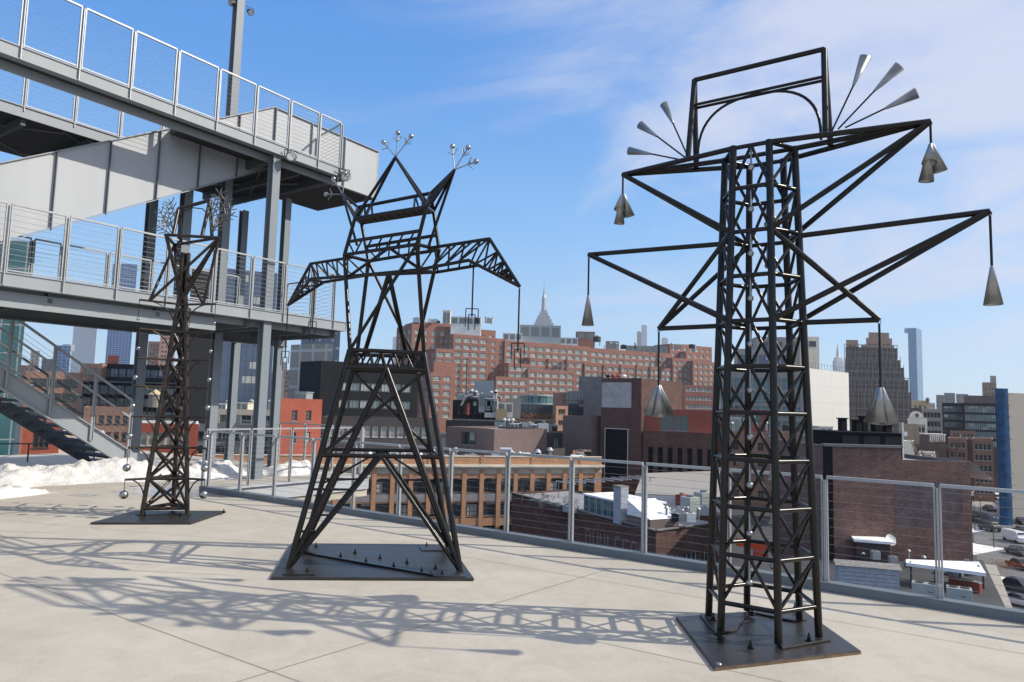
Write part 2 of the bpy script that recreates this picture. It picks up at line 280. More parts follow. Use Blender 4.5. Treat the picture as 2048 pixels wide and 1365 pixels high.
# terrace concrete
def deck_mat():
    m, nt, N, L, B = newmat('terrace_concrete')
    g = N('ShaderNodeNewGeometry')
    n1 = N('ShaderNodeTexNoise'); n1.inputs['Scale'].default_value = .55; n1.inputs['Detail'].default_value = 8; n1.inputs['Roughness'].default_value = .6; n1.inputs['Distortion'].default_value = .4; L(g.outputs['Position'], n1.inputs['Vector'])
    n2 = N('ShaderNodeTexNoise'); n2.inputs['Scale'].default_value = 90; n2.inputs['Detail'].default_value = 3; L(g.outputs['Position'], n2.inputs['Vector'])
    r = N('ShaderNodeValToRGB'); e = r.color_ramp.elements; e[0].position = .32; e[0].color = (.415,.378,.315,1); e[1].position = .66; e[1].color = (.495,.455,.385,1)
    L(n1.outputs[0], r.inputs[0])
    q = N('ShaderNodeMapRange'); q.inputs[1].default_value = .3; q.inputs[2].default_value = .7; q.inputs[3].default_value = .9; q.inputs[4].default_value = 1.08; L(n2.outputs[0], q.inputs[0])
    mu = N('ShaderNodeVectorMath'); mu.operation = 'SCALE'; L(r.outputs[0], mu.inputs[0]); L(q.outputs[0], mu.inputs['Scale'])
    n3 = N('ShaderNodeTexNoise'); n3.inputs['Scale'].default_value = 2.6; n3.inputs['Detail'].default_value = 10; n3.inputs['Roughness'].default_value = .72; n3.inputs['Distortion'].default_value = 1.2; L(g.outputs['Position'], n3.inputs['Vector'])
    q3 = N('ShaderNodeMapRange'); q3.inputs[1].default_value = .36; q3.inputs[2].default_value = .60; q3.inputs[3].default_value = .90; q3.inputs[4].default_value = 1.03; L(n3.outputs[0], q3.inputs[0])
    v3 = N('ShaderNodeTexVoronoi'); v3.inputs['Scale'].default_value = 5.5; L(g.outputs['Position'], v3.inputs['Vector'])
    s3 = N('ShaderNodeMapRange'); s3.inputs[1].default_value = .02; s3.inputs[2].default_value = .045; s3.inputs[3].default_value = 1.25; s3.inputs[4].default_value = 1; L(v3.outputs['Distance'], s3.inputs[0])
    m3 = N('ShaderNodeMath'); m3.operation = 'MULTIPLY'; L(q3.outputs[0], m3.inputs[0]); L(q.outputs[0], m3.inputs[1]); m4 = N('ShaderNodeMath'); m4.operation = 'MULTIPLY'; L(m3.outputs[0], m4.inputs[0]); L(s3.outputs[0], m4.inputs[1]); m3 = m4
    L(m3.outputs[0], mu.inputs['Scale'])
    # hairline cracks
    nd = N('ShaderNodeTexNoise'); nd.inputs['Scale'].default_value = 1.4; nd.inputs['Detail'].default_value = 6; L(g.outputs['Position'], nd.inputs['Vector'])
    ad = N('ShaderNodeVectorMath'); ad.operation = 'MULTIPLY_ADD'; ad.inputs[1].default_value = (.5,.5,0); L(nd.outputs['Color'], ad.inputs[0]); L(g.outputs['Position'], ad.inputs[2])
    vo = N('ShaderNodeTexVoronoi'); vo.feature = 'DISTANCE_TO_EDGE'; vo.inputs['Scale'].default_value = .38; L(ad.outputs[0], vo.inputs['Vector'])
    ck = N('ShaderNodeMapRange'); ck.inputs[1].default_value = 0; ck.inputs[2].default_value = .0022; ck.inputs[3].default_value = .91; ck.inputs[4].default_value = 1; L(vo.outputs['Distance'], ck.inputs[0])
    m2 = N('ShaderNodeVectorMath'); m2.operation = 'SCALE'; L(mu.outputs[0], m2.inputs[0]); L(ck.outputs[0], m2.inputs['Scale'])
    # damp meltwater patch near the snow
    sx = N('ShaderNodeSeparateXYZ'); L(g.outputs['Position'], sx.inputs[0])
    ds = N('ShaderNodeVectorMath'); ds.operation = 'DISTANCE'; mp = N('ShaderNodeMapping'); mp.inputs['Scale'].default_value = (.62,1.25,1); L(g.outputs['Position'], mp.inputs[0]); L(mp.outputs[0], ds.inputs[0]); ds.inputs[1].default_value = (-5.6*.62, 12.5*1.25, 0)
    nw = N('ShaderNodeTexNoise'); nw.inputs['Scale'].default_value = 1.7; nw.inputs['Detail'].default_value = 5; L(mp.outputs[0], nw.inputs['Vector'])
    w = N('ShaderNodeMath'); w.operation = 'MULTIPLY_ADD'; w.inputs[1].default_value = 3.2; L(nw.outputs[0], w.inputs[0]); L(ds.outputs['Value'], w.inputs[2])
    wr = N('ShaderNodeMapRange'); wr.inputs[1].default_value = 2.35; wr.inputs[2].default_value = 2.6; wr.inputs[3].default_value = 1; wr.inputs[4].default_value = 0; L(w.outputs[0], wr.inputs[0])
    mx = N('ShaderNodeMix'); mx.data_type = 'RGBA'; L(wr.outputs[0], mx.inputs[0]); L(m2.outputs[0], mx.inputs[6]); mx.inputs[7].default_value = (.17,.16,.15,1)
    L(mx.outputs[2], B.inputs['Base Color'])
    rg = N('ShaderNodeMapRange'); rg.inputs[3].default_value = .82; rg.inputs[4].default_value = .06; L(wr.outputs[0], rg.inputs[0]); L(rg.outputs[0], B.inputs['Roughness'])
    bp = N('ShaderNodeBump'); bp.inputs['Strength'].default_value = .12; bp.inputs['Distance'].default_value = .01; L(n2.outputs[0], bp.inputs['Height'])
    L(bp.outputs[0], B.inputs['Normal'])
    return m
M['deck'] = deck_mat()
M['kerb'] = mat('kerb_steel_shade_tone', (.13,.15,.17), .5, 0, .08, 1.5)  # kerb paint darkened, carries the shade of its inner face in the colour
M['paint_col'] = mat('column_paint', (.20,.23,.26), .5, 0, .07, 1.2, spec=.35, streak=True)
M['crown'] = mat('brown_beige_crown', (.30,.21,.165), .9, 0, .2, .3)
M['twigmetal'] = mat('dull_steel_rod', (.17,.165,.155), .4, .6, .2, 8)
# ================================================================ terrace
CU = 7.22
mb = MB()
pts = [UV(CU,-9), UV(CU,11.75), UV(11.3,11.75), UV(11.3,21.5), UV(-6,21.5), UV(-12,10), UV(-12,-9)]
mb.prism([(p.x,p.y) for p in pts], -.45, 0); struct(mb, 'terrace_deck', M['deck'], 'pale concrete terrace deck in front of the railing')
mb = MB()
def joint(a, b, e0=0, e1=0, w=.006):
    A = G(*a); B = G(*b); d = (B-A).normalized(); A = A-d*e0; B = B+d*e1; n = Vector((-d.y,d.x,0))*w/2
    z = Vector((0,0,.004)); mb.quad(A-n+z, B-n+z, B+n+z, A+n+z)
joint((0,1147),(560,1350),1.5,2); joint((540,1345),(1224,1137),1.2,0); joint((920,1113),(1381,1193),.6,3); joint((1176,1280),(1419,1333),0,2.5); joint((250,1062),(700,1100),3,0)
struct(mb, 'deck_joint', mat('saw_cut_joint', (.27,.25,.22), .9), 'thin saw cut joints across the concrete deck')  # darker strips laid along the saw cut joints
# ---------------------------------------------------------------- cable railings
def railing_bay_parts(root, P, Q, h, ncab, post_ext=0, first=True, last=True, r=.017, postmat=None):
    P = Vector(P); Q = Vector(Q); d = (Q-P); dh = Vector((d.x,d.y,0)).normalized(); up = Vector((0,0,1))
    g = .022
    a = P+dh*g; b = Q-dh*g
    sl = d.z/max(1e-6, Vector((d.x,d.y,0)).length); a.z = P.z+sl*g; b.z = Q.z-sl*g
    m = MB(); m.obar(a+up*h, b+up*h, .040, .030); m.obar(a+up*.07, a+up*(h-.015), .014, .034, (-dh.y,dh.x,0)); m.obar(b+up*.07, b+up*(h-.015), .014, .034, (-dh.y,dh.x,0))
    fr = m.build('panel_frame', M['rail'], root)
    c = MB()
    for k in range(ncab):
        z = .10+(h-.16)*k/(ncab-1)
        c.tube(a+up*z, b+up*z, .0017, 5, cap=False)
    c.build('cable', M['cable'], fr)
def railing_post(root, P, h, dh, ext=.0):
    m = MB(); n = Vector((dh.y,-dh.x,0)); P = Vector(P)
    m.obar(P+Vector((0,0,-ext)), P+Vector((0,0,h-.03)), .012, .070, (n.x,n.y,0))
    m.build('post', M['rail'], root)
def railing(name, label, pts, h=1.05, ncab=11, group=None, ext=0, parent=None):
    root = parent if parent is not None else thing(name, label, 'railing', tuple(pts[0]), group)
    for i in range(len(pts)-1): railing_bay_parts(root, pts[i], pts[i+1], h, ncab)
    for i, p in enumerate(pts):
        q = pts[min(i+1, len(pts)-1)]; o = pts[max(i-1, 0)]; d = Vector(q)-Vector(o); d.z = 0
        railing_post(root, p, h, d.normalized(), ext)
    return root
vs_ = [.48+.926*k for k in range(-9, 13)]
rp = [UV(CU+.09, v, 0) for v in vs_]
r1 = railing('cable_railing', 'long grey cable railing on a steel kerb along the terrace edge', rp, 1.05, 12)
m = MB()
m.obar(UV(CU+.06,-8.6,-.01), UV(CU+.06,11.72,-.01), .12, .19)
m.build('kerb_channel', M['kerb'], r1)
us_ = [7.35+.95*k for k in range(5)]
r2 = railing('cable_railing', 'short cable railing on the near edge of the stair landing', [UV(u,11.85,0) for u in us_], 1.07, 11)
m = MB(); m.obar(UV(7.3,11.72,-.15), UV(11.3,11.72,-.15), .03, .28); m.obar(UV(7.3,11.70,.0), UV(11.3,11.70,.0), .10, .03); m.build('edge_beam', M['paint_lt'], r2)
r3 = railing('cable_railing', 'cable railing across the far end of the stair landing', [UV(11.25,v,0) for v in (11.9,12.9,13.9,14.9,15.9,16.9)], 1.07, 11)
# lower handrail beyond the snow bank
hr = thing('handrail', 'thin dark handrail behind the snow bank under the stair', 'railing', tuple(AT(100,930,17)))
m = MB(); a = AT(-60,888,17); b = AT(193,888,17); m.tube(a,b,.018,6); m.build('top_rail', M['frame_dk'], hr)
for x in (-30,58,190):
    p = AT(x,888,17); m = MB(); m.tube(p, p-Vector((0,0,1.1)), .02, 6); m.build('post', M['frame_dk'], hr)
# ================================================================ stair tower
V0 = 12.55
st = thing('stair_tower', 'grey painted steel stair tower with two galleries and solid stringers', 'stair tower', tuple(UV(9.1, V0+1, 0)))
def ub(m, u0, u1, v, z0, z1, t=.02, mi=0):     # plate along u
    m.obar(UV(u0,v,(z0+z1)/2), UV(u1,v,(z0+z1)/2), t, z1-z0, mi=mi)
def vb(m, v0, v1, u, z0, z1, t=.02, mi=0):
    m.obar(UV(u,v0,(z0+z1)/2), UV(u,v1,(z0+z1)/2), t, z1-z0, mi=mi)
UL = 11.15; UU = 11.0
for z, ue, nm in ((3.5, UL, 'lower'), (7.1, UU, 'upper')):
    # front edge beam : channel
    m = MB(); ub(m, -3, ue, V0, z-.20, z-.02, .02); ub(m, -3, ue, V0+.05, z-.02, z+.0, .16); ub(m, -3, ue, V0+.05, z-.22, z-.20, .16)
    m.build('edge_beam', M['paint'], st)
    m = MB(); ub(m, -3, ue-.1, V0+.32, z-.34, z-.12, .04); m.build('inner_beam', M['paint'], st)
    # end beam
    m = MB(); vb(m, V0-.02, V0+(4.3 if z < 5 else 2.4), ue, z-.22, z, .02); m.build('end_beam', M['paint'], st)
# lower gallery deck and soffit
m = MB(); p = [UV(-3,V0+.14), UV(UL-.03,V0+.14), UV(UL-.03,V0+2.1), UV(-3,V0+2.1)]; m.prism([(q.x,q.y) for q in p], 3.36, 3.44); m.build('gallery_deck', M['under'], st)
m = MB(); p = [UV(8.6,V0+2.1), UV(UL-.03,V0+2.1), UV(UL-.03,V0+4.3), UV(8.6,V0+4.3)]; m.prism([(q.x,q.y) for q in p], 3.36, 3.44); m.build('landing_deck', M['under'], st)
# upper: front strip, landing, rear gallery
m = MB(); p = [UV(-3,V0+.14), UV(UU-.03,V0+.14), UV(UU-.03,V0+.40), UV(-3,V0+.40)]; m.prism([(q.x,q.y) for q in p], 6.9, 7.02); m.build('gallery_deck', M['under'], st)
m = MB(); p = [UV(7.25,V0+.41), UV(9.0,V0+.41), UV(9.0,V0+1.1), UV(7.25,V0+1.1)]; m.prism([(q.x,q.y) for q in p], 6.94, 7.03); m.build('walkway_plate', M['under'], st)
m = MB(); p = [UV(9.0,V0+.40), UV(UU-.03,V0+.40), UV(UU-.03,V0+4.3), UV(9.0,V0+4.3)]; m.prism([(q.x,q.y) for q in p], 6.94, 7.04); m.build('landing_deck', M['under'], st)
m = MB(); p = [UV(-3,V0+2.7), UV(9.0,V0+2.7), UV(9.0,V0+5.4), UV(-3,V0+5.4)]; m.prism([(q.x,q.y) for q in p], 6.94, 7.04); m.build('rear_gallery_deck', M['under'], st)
m = MB(); ub(m, -3, 9.0, V0+2.62, 6.88, 7.08, .03); ub(m, -3, 9.0, V0+2.66, 7.08, 7.10, .16); m.build('rear_edge_beam', M['paint'], st)
for k in range(7):
    m = MB(); u = 1.5+1.25*k; vb(m, V0+2.7, V0+5.4, u, 6.76, 6.93, .08); m.build('cross_beam', M['paint_shaded'], st)
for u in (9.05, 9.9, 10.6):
    m = MB(); vb(m, V0+.4, V0+4.2, u, 6.74, 6.93, .07); m.build('cross_beam', M['paint_shaded'], st)
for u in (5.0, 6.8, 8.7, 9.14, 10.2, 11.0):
    m = MB(); vb(m, V0+.2, V0+(2.1 if u < 8.6 else 4.2), u, 3.12, 3.34, .07); m.build('cross_beam', M['paint_shaded'], st)
m = MB(); ub(m, -3, UL, V0+2.15, 2.98, 3.34, .05); ub(m, -3, UL, V0+2.15, 2.96, 2.98, .16); m.build('rear_beam', M['paint_shaded'], st)
# lower secondary beam that stops short
pe = ONP(429,646,UV(0,V0+.25),(VD.x,VD.y)); ue = pe.dot(UD)
m = MB(); ub(m, -3, ue, V0+.22, 2.98, 3.2, .03); ub(m, -3, ue, V0+.25, 3.2, 3.22, .14); m.build('secondary_beam', M['paint'], st)
# cross bracing rods under the decks
for (u0, u1, z) in ((2.5,5,3.3),(5,7.5,3.3),(7.2,9.1,3.3),(9.2,11,3.3),(3,6,6.9),(6,9,6.9),(9.1,11,6.9)):
    va = V0+.3 if z < 5 else V0+2.8; vb_ = V0+2 if z < 5 else V0+5
    if u0 > 9: va = V0+.5; vb_ = V0+4
    m = MB(); m.tube(UV(u0,va,z), UV(u1,vb_,z), .012, 6); m.tube(UV(u0,vb_,z-.03), UV(u1,va,z-.03), .012, 6); m.build('rod_brace', M['paint'], st)
# solid stringer of the upper flight
def SZ(x, y, v): 
    p = ONP(x,y,UV(0,v),(VD.x,VD.y)); return p.dot(UD), p.z
VS = V0+1.12
ua, za = SZ(0,328,VS); ub_, zb = SZ(548,216,VS); uc, zc = SZ(560,330,VS); ud_, zd = SZ(0,490,VS); ue_, ze = SZ(757,301,VS); uf, zf = SZ(757,394,VS)
slp = (zb-za)/(ub_-ua); u0 = ua-4
def vplate(m, poly, v, t=.05, mi=0):
    n = len(poly); vs = [UV(u,v,z) for u, z in poly]+[UV(u,v+t,z) for u, z in poly]
    m.add(vs, [tuple(range(n-1,-1,-1)), tuple(range(n,2*n))]+[(i,(i+1)%n,n+(i+1)%n,n+i) for i in range(n)], mi)
m = MB(); vplate(m, [(u0, zd-4*slp), (ua, zd), (uc, zc), (ue_, zc), (ue_, zb), (ub_, zb), (u0, za-4*slp)], VS)
fl = m.build('solid_stringer', M['paint_lt'], st)
m = MB()
m.obar(UV(u0,VS,za-4*slp+.012), UV(ub_,VS,zb+.012), .09, .02); m.obar(UV(ub_,VS,zb+.012), UV(ue_,VS,zb+.012), .09, .02); m.obar(UV(u0,VS,zd-4*slp-.01), UV(uc,VS,zc-.01), .09, .02); m.obar(UV(uc,VS,zc-.01), UV(ue_,VS,zc-.01), .09, .02)
m.build('edge_flange', M['paint'], fl)
for x in (105,212,310,392,468,540):
    uu, _ = SZ(x,400,VS); zt = za+slp*(uu-ua); zl = zd+(zc-zd)/(uc-ud_)*(uu-ud_)
    m = MB(); m.obar(UV(uu,VS-.03,zl), UV(uu,VS-.03,min(zt, zb)), .014, .06, (VD.x,VD.y,0)); m.build('stiffener', M['paint_shaded'], fl)
for uu in (ub_+.05, ub_+1.1, ub_+2.15):
    m = MB(); m.obar(UV(uu,VS-.03,zc), UV(uu,VS-.03,zb), .014, .06, (VD.x,VD.y,0)); m.build('stiffener', M['paint'], fl)
m = MB(); vb(m, VS, VS+2.4, ue_, zc, zb, .04); m.build('end_panel', M['paint_lt'], st)
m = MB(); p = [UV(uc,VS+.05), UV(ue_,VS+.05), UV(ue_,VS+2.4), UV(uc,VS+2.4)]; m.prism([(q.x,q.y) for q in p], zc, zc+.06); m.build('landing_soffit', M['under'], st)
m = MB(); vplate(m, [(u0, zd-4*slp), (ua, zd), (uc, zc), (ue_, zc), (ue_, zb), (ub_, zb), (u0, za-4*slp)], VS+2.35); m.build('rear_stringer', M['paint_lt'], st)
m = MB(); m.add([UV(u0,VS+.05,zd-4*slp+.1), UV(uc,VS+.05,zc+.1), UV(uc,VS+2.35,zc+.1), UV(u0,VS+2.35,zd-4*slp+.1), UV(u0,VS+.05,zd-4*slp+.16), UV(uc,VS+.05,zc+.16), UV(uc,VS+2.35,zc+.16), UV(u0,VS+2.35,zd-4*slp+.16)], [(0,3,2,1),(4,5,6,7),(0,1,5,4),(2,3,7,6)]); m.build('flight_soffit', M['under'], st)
# lower flight from the gallery down to the terrace
VL = V0+2.25
a1 = SZ(0,735,VL); a2 = SZ(262,905,VL); b1 = SZ(0,775,VL); b2 = SZ(232,935,VL)
s1 = (a2[1]-a1[1])/(a2[0]-a1[0])
m = MB(); un = a1[0]-3.2; ub2 = a2[0]+.35
dz = a1[1]-(b1[1]+s1*(a1[0]-b1[0]))
vplate(m, [(un, a1[1]-3.2*s1-dz), (ub2, a2[1]+.35*s1-dz), (ub2+.35, 0.02), (ub2+.15, a2[1]+.1*s1), (a2[0], a2[1]), (un, a1[1]-3.2*s1)], VL, .05)
lf = m.build('lower_stringer', M['paint'], st)
m = MB()
m.obar(UV(un,VL,a1[1]-3.2*s1-dz-.01), UV(ub2,VL,a2[1]+.35*s1-dz-.01), .12, .02); m.obar(UV(un,VL,a1[1]-3.2*s1+.01), UV(a2[0],VL,a2[1]+.01), .10, .02); m.build('edge_flange', M['paint'], lf)
m = MB(); L_ = ub2-un; nst = 24
for k in range(nst):
    u = un+L_*(k+.5)/nst; z = a1[1]-3.2*s1-dz*.45+(u-un)*s1; m.obar(UV(u-.14,VL+1.05,z), UV(u+.16,VL+1.05,z), 2.0, .05)
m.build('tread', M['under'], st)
m = MB(); vplate(m, [(un, a1[1]-3.2*s1-dz), (ub2, a2[1]+.35*s1-dz), (a2[0], a2[1]), (un, a1[1]-3.2*s1)], VL+2.1, .05); m.build('rear_lower_stringer', M['paint_shaded'], st)
# stair guard rails (posts, handrail, cables) for the lower flight
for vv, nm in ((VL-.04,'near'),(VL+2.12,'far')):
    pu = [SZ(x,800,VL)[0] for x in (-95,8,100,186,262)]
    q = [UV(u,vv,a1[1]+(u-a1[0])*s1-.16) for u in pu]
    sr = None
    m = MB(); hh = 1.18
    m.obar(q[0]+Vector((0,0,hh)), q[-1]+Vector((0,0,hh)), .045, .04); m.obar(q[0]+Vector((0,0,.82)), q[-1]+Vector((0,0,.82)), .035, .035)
    sr = m.build('stair_guard', M['paint_shaded'] if nm == 'far' else M['paint'], st)
    m = MB()
    for k in range(9): m.tube(q[0]+Vector((0,0,.22+.10*k)), q[-1]+Vector((0,0,.22+.10*k)), .0035, 5, cap=False)
    m.build('cable', M['cable'], sr)
    for p in q:
        m = MB(); m.obar(p+Vector((0,0,-.12)), p+Vector((0,0,hh)), .05, .012, (VD.x,VD.y,0)); m.obar(p+UD*.03+Vector((0,0,-.12)), p+UD*.03+Vector((0,0,hh)), .012, .05, (VD.x,VD.y,0)); m.build('post', M['paint'], sr)
# columns
def column(x, y, v, z0, z1, w=.20):
    u, _ = SZ(x,y,v); P = UV(u,v,0); m = MB(); d = UD; n = VD
    for s in (-1,1):   # flanges facing along v, web between
        q = P+n*(w/2-.012)*s; m.obar(q+Vector((0,0,z0)), q+Vector((0,0,z1)), w*.98, .022, (n.x,n.y,0), mi=0)
    m.obar(P+Vector((0,0,z0)), P+Vector((0,0,z1)), .02, w-.04, (n.x,n.y,0), mi=0)
    m.build('column', M['paint_col'], st); return u
uC1 = column(527,700,V0+.15,-.1,6.9,.19)
column(557,700,V0+2.2,-.1,6.74,.17); column(471,700,V0+4.2,-.1,6.74,.18); uC4 = column(432,700,V0+2.1,-.1,6.74,.19)
column(366,500,V0+2.2,3.4,6.74); column(293,560,V0+4.2,-3,6.74)
# railings on the galleries
def gal_rail(xs, yref, v, z, h, nm, ext=.22, extra=()):
    u = [SZ(x,yref(x),v)[0] for x in xs]
    pts = [UV(a,v,z) for a in u]+[UV(*e) for e in extra]
    m0 = MB(); m0.obar(pts[0]+Vector((0,0,.03)), pts[len(u)-1]+Vector((0,0,.03)), .02, .02); fr = m0.build('gallery_railing', M['rail'], st)
    m = MB()
    allp = [pts[0]-(pts[1]-pts[0])*2, pts[0]-(pts[1]-pts[0])]+pts
    for a, b in zip(allp, allp[1:]):
        d = (b-a); d.z = 0; d.normalize(); aa = a+d*.035; bb = b-d*.035
        m.obar(aa+Vector((0,0,h)), bb+Vector((0,0,h)), .038, .030)
        for q in (aa, bb): m.obar(q+Vector((0,0,.0)), q+Vector((0,0,h)), .016, .034, (-d.y,d.x,0))
    m.build('panel_frame', M['rail'], fr)
    m = MB()
    for a, b in zip(allp, allp[1:]):
        for k in range(11): zc_ = .10+(h-.17)*k/10; m.tube(a+Vector((0,0,zc_)), b+Vector((0,0,zc_)), .0034, 5, cap=False)
    m.build('cable', M['cable'], fr)
    for i, a in enumerate(allp):
        b = allp[min(i+1,len(allp)-1)]; o = allp[max(i-1,0)]; d = b-o; d.z = 0; d.normalize()
        m = MB(); m.obar(a+Vector((0,0,-ext)), a+Vector((0,0,h-.03)), .014, .08, (VD.x,VD.y,0)); m.build('post', M['rail'], fr)
gal_rail([8,127,232,332,425,500,566,622,666], lambda x: 533+.165*x, V0-.01, 3.5, 1.07, 'a', extra=((UL-.03,V0+1.1,3.5),(UL-.03,V0+2.2,3.5)))
gal_rail([42,158,260,349,432,508,576,635,680], lambda x: 76+.395*x, V0-.01, 7.1, 1.07, 'b', extra=((UU-.03,V0+1.05,7.1),))
gal_rail([50,150,240,322,395], lambda x: 172+.37*x, V0+2.62, 7.1, 1.07, 'c', .1)
gal_rail([-20,60,120,212,300,362,420,475], lambda x: 545+.14*x, V0+2.1, 3.5, 1.0, 'd', .1, extra=((UL-.05,V0+4.3,3.5),))
# lamp post above the stair
lp = thing('lamp_post', 'tall square steel post with paired floodlights rising above the stair', 'lamp post', tuple(UV(uC4,V0+2.1,6.74)))
m = MB(); P = UV(uC4,V0+2.1,0)
m.obar(P+VD*.085+Vector((0,0,6.74)), P+VD*.085+Vector((0,0,13.2)), .19, .02, (VD.x,VD.y,0)); m.obar(P-VD*.085+Vector((0,0,6.74)), P-VD*.085+Vector((0,0,13.2)), .19, .02, (VD.x,VD.y,0)); m.obar(P+Vector((0,0,6.74)), P+Vector((0,0,13.2)), .02, .15, (VD.x,VD.y,0))
m.build('pole', M['paint_col'], lp)
def floodlight(P, label, grp='floodlights on the stair tower', aim=(0,-1,-.6), s=1.0, big=True):
    t = thing('floodlight', label, 'floodlight', tuple(P), grp); P = Vector(P); a = Vector(aim).normalized()
    m = MB(); m.tube(P-a*.10*s, P+a*.10*s, .11*s, 18, .14*s); m.tube(P-a*.16*s, P-a*.10*s, .07*s, 14, .11*s); m.build('housing', M['frame_dk'], t)
    m = MB(); m.tube(P+a*.101*s, P+a*.125*s, .115*s, 18, .115*s); m.build('lens', M['light_glass'], t)
    m = MB(); x = a.cross(Vector((0,0,1))).normalized(); ps = [P+x*.17*s, P+x*.17*s+Vector((0,0,.2*s)), P-x*.17*s+Vector((0,0,.2*s)), P-x*.17*s]; m.path(ps, .012*s, 6); m.build('yoke', M['frame_dk'], t)
    if big:
        m = MB(); y = a.cross(x)
        for k in range(16):
            g0 = 2*math.pi*k/16; g1 = 2*math.pi*(k+1)/16; m.tube(P+a*.16*s+(x*math.cos(g0)+y*math.sin(g0))*.15*s, P+a*.16*s+(x*math.cos(g1)+y*math.sin(g1))*.15*s, .008*s, 5)
        m.build('guard_ring', M['silver'], t)
floodlight(ONP(581,315,UV(0,V0-.14),(VD.x,VD.y)), 'round black floodlight on the upper gallery edge above the front column', aim=(.5,-1,-.1), s=.75)
floodlight(ONP(688,352,UV(0,V0-.14),(VD.x,VD.y)), 'round black floodlight at the outer end of the upper gallery', aim=(.6,-.8,-.4), s=.8)
floodlight(ONP(468,8,UV(0,V0+2.1),(VD.x,VD.y))-UD*.05, 'small pale floodlight on the left side of the lamp post', 'small floodlights on the lamp post', (-.6,-.7,-.5), .55, False)
floodlight(ONP(500,24,UV(0,V0+2.1),(VD.x,VD.y)), 'small pale floodlight on the right side of the lamp post', 'small floodlights on the lamp post', (.6,-.6,-.7), .55, False)
# ================================================================ snow
def hsh(i, j, k=0): 
    return math.sin(i*127.1+j*311.7+k*74.7)*43758.5453 % 1
def vn(x, y):
    i = math.floor(x); j = math.floor(y); a = x-i; b = y-j; a = a*a*(3-2*a); b = b*b*(3-2*b)
    return (hsh(i,j)*(1-a)+hsh(i+1,j)*a)*(1-b)+(hsh(i,j+1)*(1-a)+hsh(i+1,j+1)*a)*b
def fbm(x, y, o=5): return sum(vn(x*2**k+k*9.1, y*2**k+k*3.7)*.5**k for k in range(o))/1.9
def heap(name, label, P, Q, width, h, res=.05, seed=0, parent=None, lift=0):
    P = Vector(P); Q = Vector(Q); d = Q-P; L = d.length; d.normalize(); n = Vector((-d.y,d.x,0)); nx = int(L/res)+1; ny = int(width/res)+1
    vs = []; fs = []
    for i in range(nx):
        for j in range(ny):
            s = i/(nx-1); t = j/(ny-1); e = min(1, s*4, (1-s)*4); 
            edge = .25*fbm(s*L*1.1+seed, 4.2)
            prof = max(0, min(1, (t-edge)*3.0))*max(0, min(1, (1-t)*3.5)); prof = prof*prof*(3-2*prof)
            hh = h*e*prof*(.35+1.0*fbm(s*L*.8+seed, t*width*.9+seed)+.0)+prof*.24*(fbm(s*L*4+seed, t*width*4)-.45)+prof*.13*(fbm(s*L*9, t*width*9+seed)-.45)
            p = P+d*(s*L)+n*(t*width); vs.append((p.x, p.y, P.z+hh-.012+lift))
    for i in range(nx-1):
        for j in range(ny-1):
            a = i*ny+j; fs.append((a, a+ny, a+ny+1, a+1))
    m = MB(); m.add(vs, fs, 0, True); o = m.build(name, M['snow'], parent)
    if parent is None: tag(o, label, None, None, 'stuff')
    return o
heap('snow', 'long bank of old shovelled snow below the lower stair', G(-150,992), G(415,962), 2.4, .30, seed=3)
heap('snow', 'low heap of snow between the columns on the stair landing', UV(7.6,12.7,0), UV(9.5,12.7,0), 1.8, .24, seed=11)
heap('snow', 'small pointed heap of snow by the landing railing', UV(9.6,12.4,0), UV(10.9,12.4,0), 1.3, .22, seed=17)
heap('snow', 'thin strip of melting snow on the concrete', G(-90,1009), G(130,986), .45, .12, .04, seed=23)
# ================================================================ sculpture helper
def beams(name, segs, r, m_, parent, n=10, nodes=True):
    m = MB()
    for s in segs:
        rr = s[2] if len(s) > 2 else r
        m.tube(s[0], s[1], rr, n)
    return m.build(name, m_, parent)
def plate(poly, z0, z1, parent, name='base_plate', m_=None, bev=.006):
    m = MB(); m.prism([(p[0],p[1]) for p in poly], z0, z1); return m.build(name, m_ or M['plate'], parent, bev)
def bolt(P, parent, s=1):
    m = MB(); P = Vector(P); m.tube(P, P+Vector((0,0,.012*s)), .03*s, 12); m.tube(P+Vector((0,0,.012*s)), P+Vector((0,0,.032*s)), .018*s, 6); m.tube(P, P+Vector((0,0,.065*s)), .009*s, 8); return m.build('anchor_bolt', M['tower'], parent)
def cone(P, Q, r, parent, name='cone', t=.006):      # hollow cone, tip P, mouth Q
    P = Vector(P); Q = Vector(Q); m = MB(); n = 26; d = (Q-P).normalized(); x = d.cross(Vector((0.3,1,.1))).normalized(); y = d.cross(x); vs = []
    for c, rr in ((P,.010),(Q,r),(Q-d*.004,r-t),(P+d*.05,.003)):
        for i in range(n): a = 2*math.pi*i/n; vs.append(c+x*(math.cos(a)*rr)+y*(math.sin(a)*rr))
    fs = [(k*n+i, k*n+(i+1)%n, (k+1)*n+(i+1)%n, (k+1)*n+i) for k in range(3) for i in range(n)]
    m.add(vs, fs, 0, True); m.add(vs[:n], [tuple(range(n-1,-1,-1))])
    o = m.build(name, M['silver'], parent); return o
# ---------------------------------------------------------------- right sculpture : six legged tower with cones
RC = Vector((1.95,5.48,0)); AZR = -33.6; RB = .407; RT = .272; ZT = 3.735
def hx(k, z, s=1.0):
    r = (RB+(RT-RB)*z/ZT)*s; a = R_(AZR+60*k); return Vector((RC.x+r*math.cos(a), RC.y+r*math.sin(a), z))
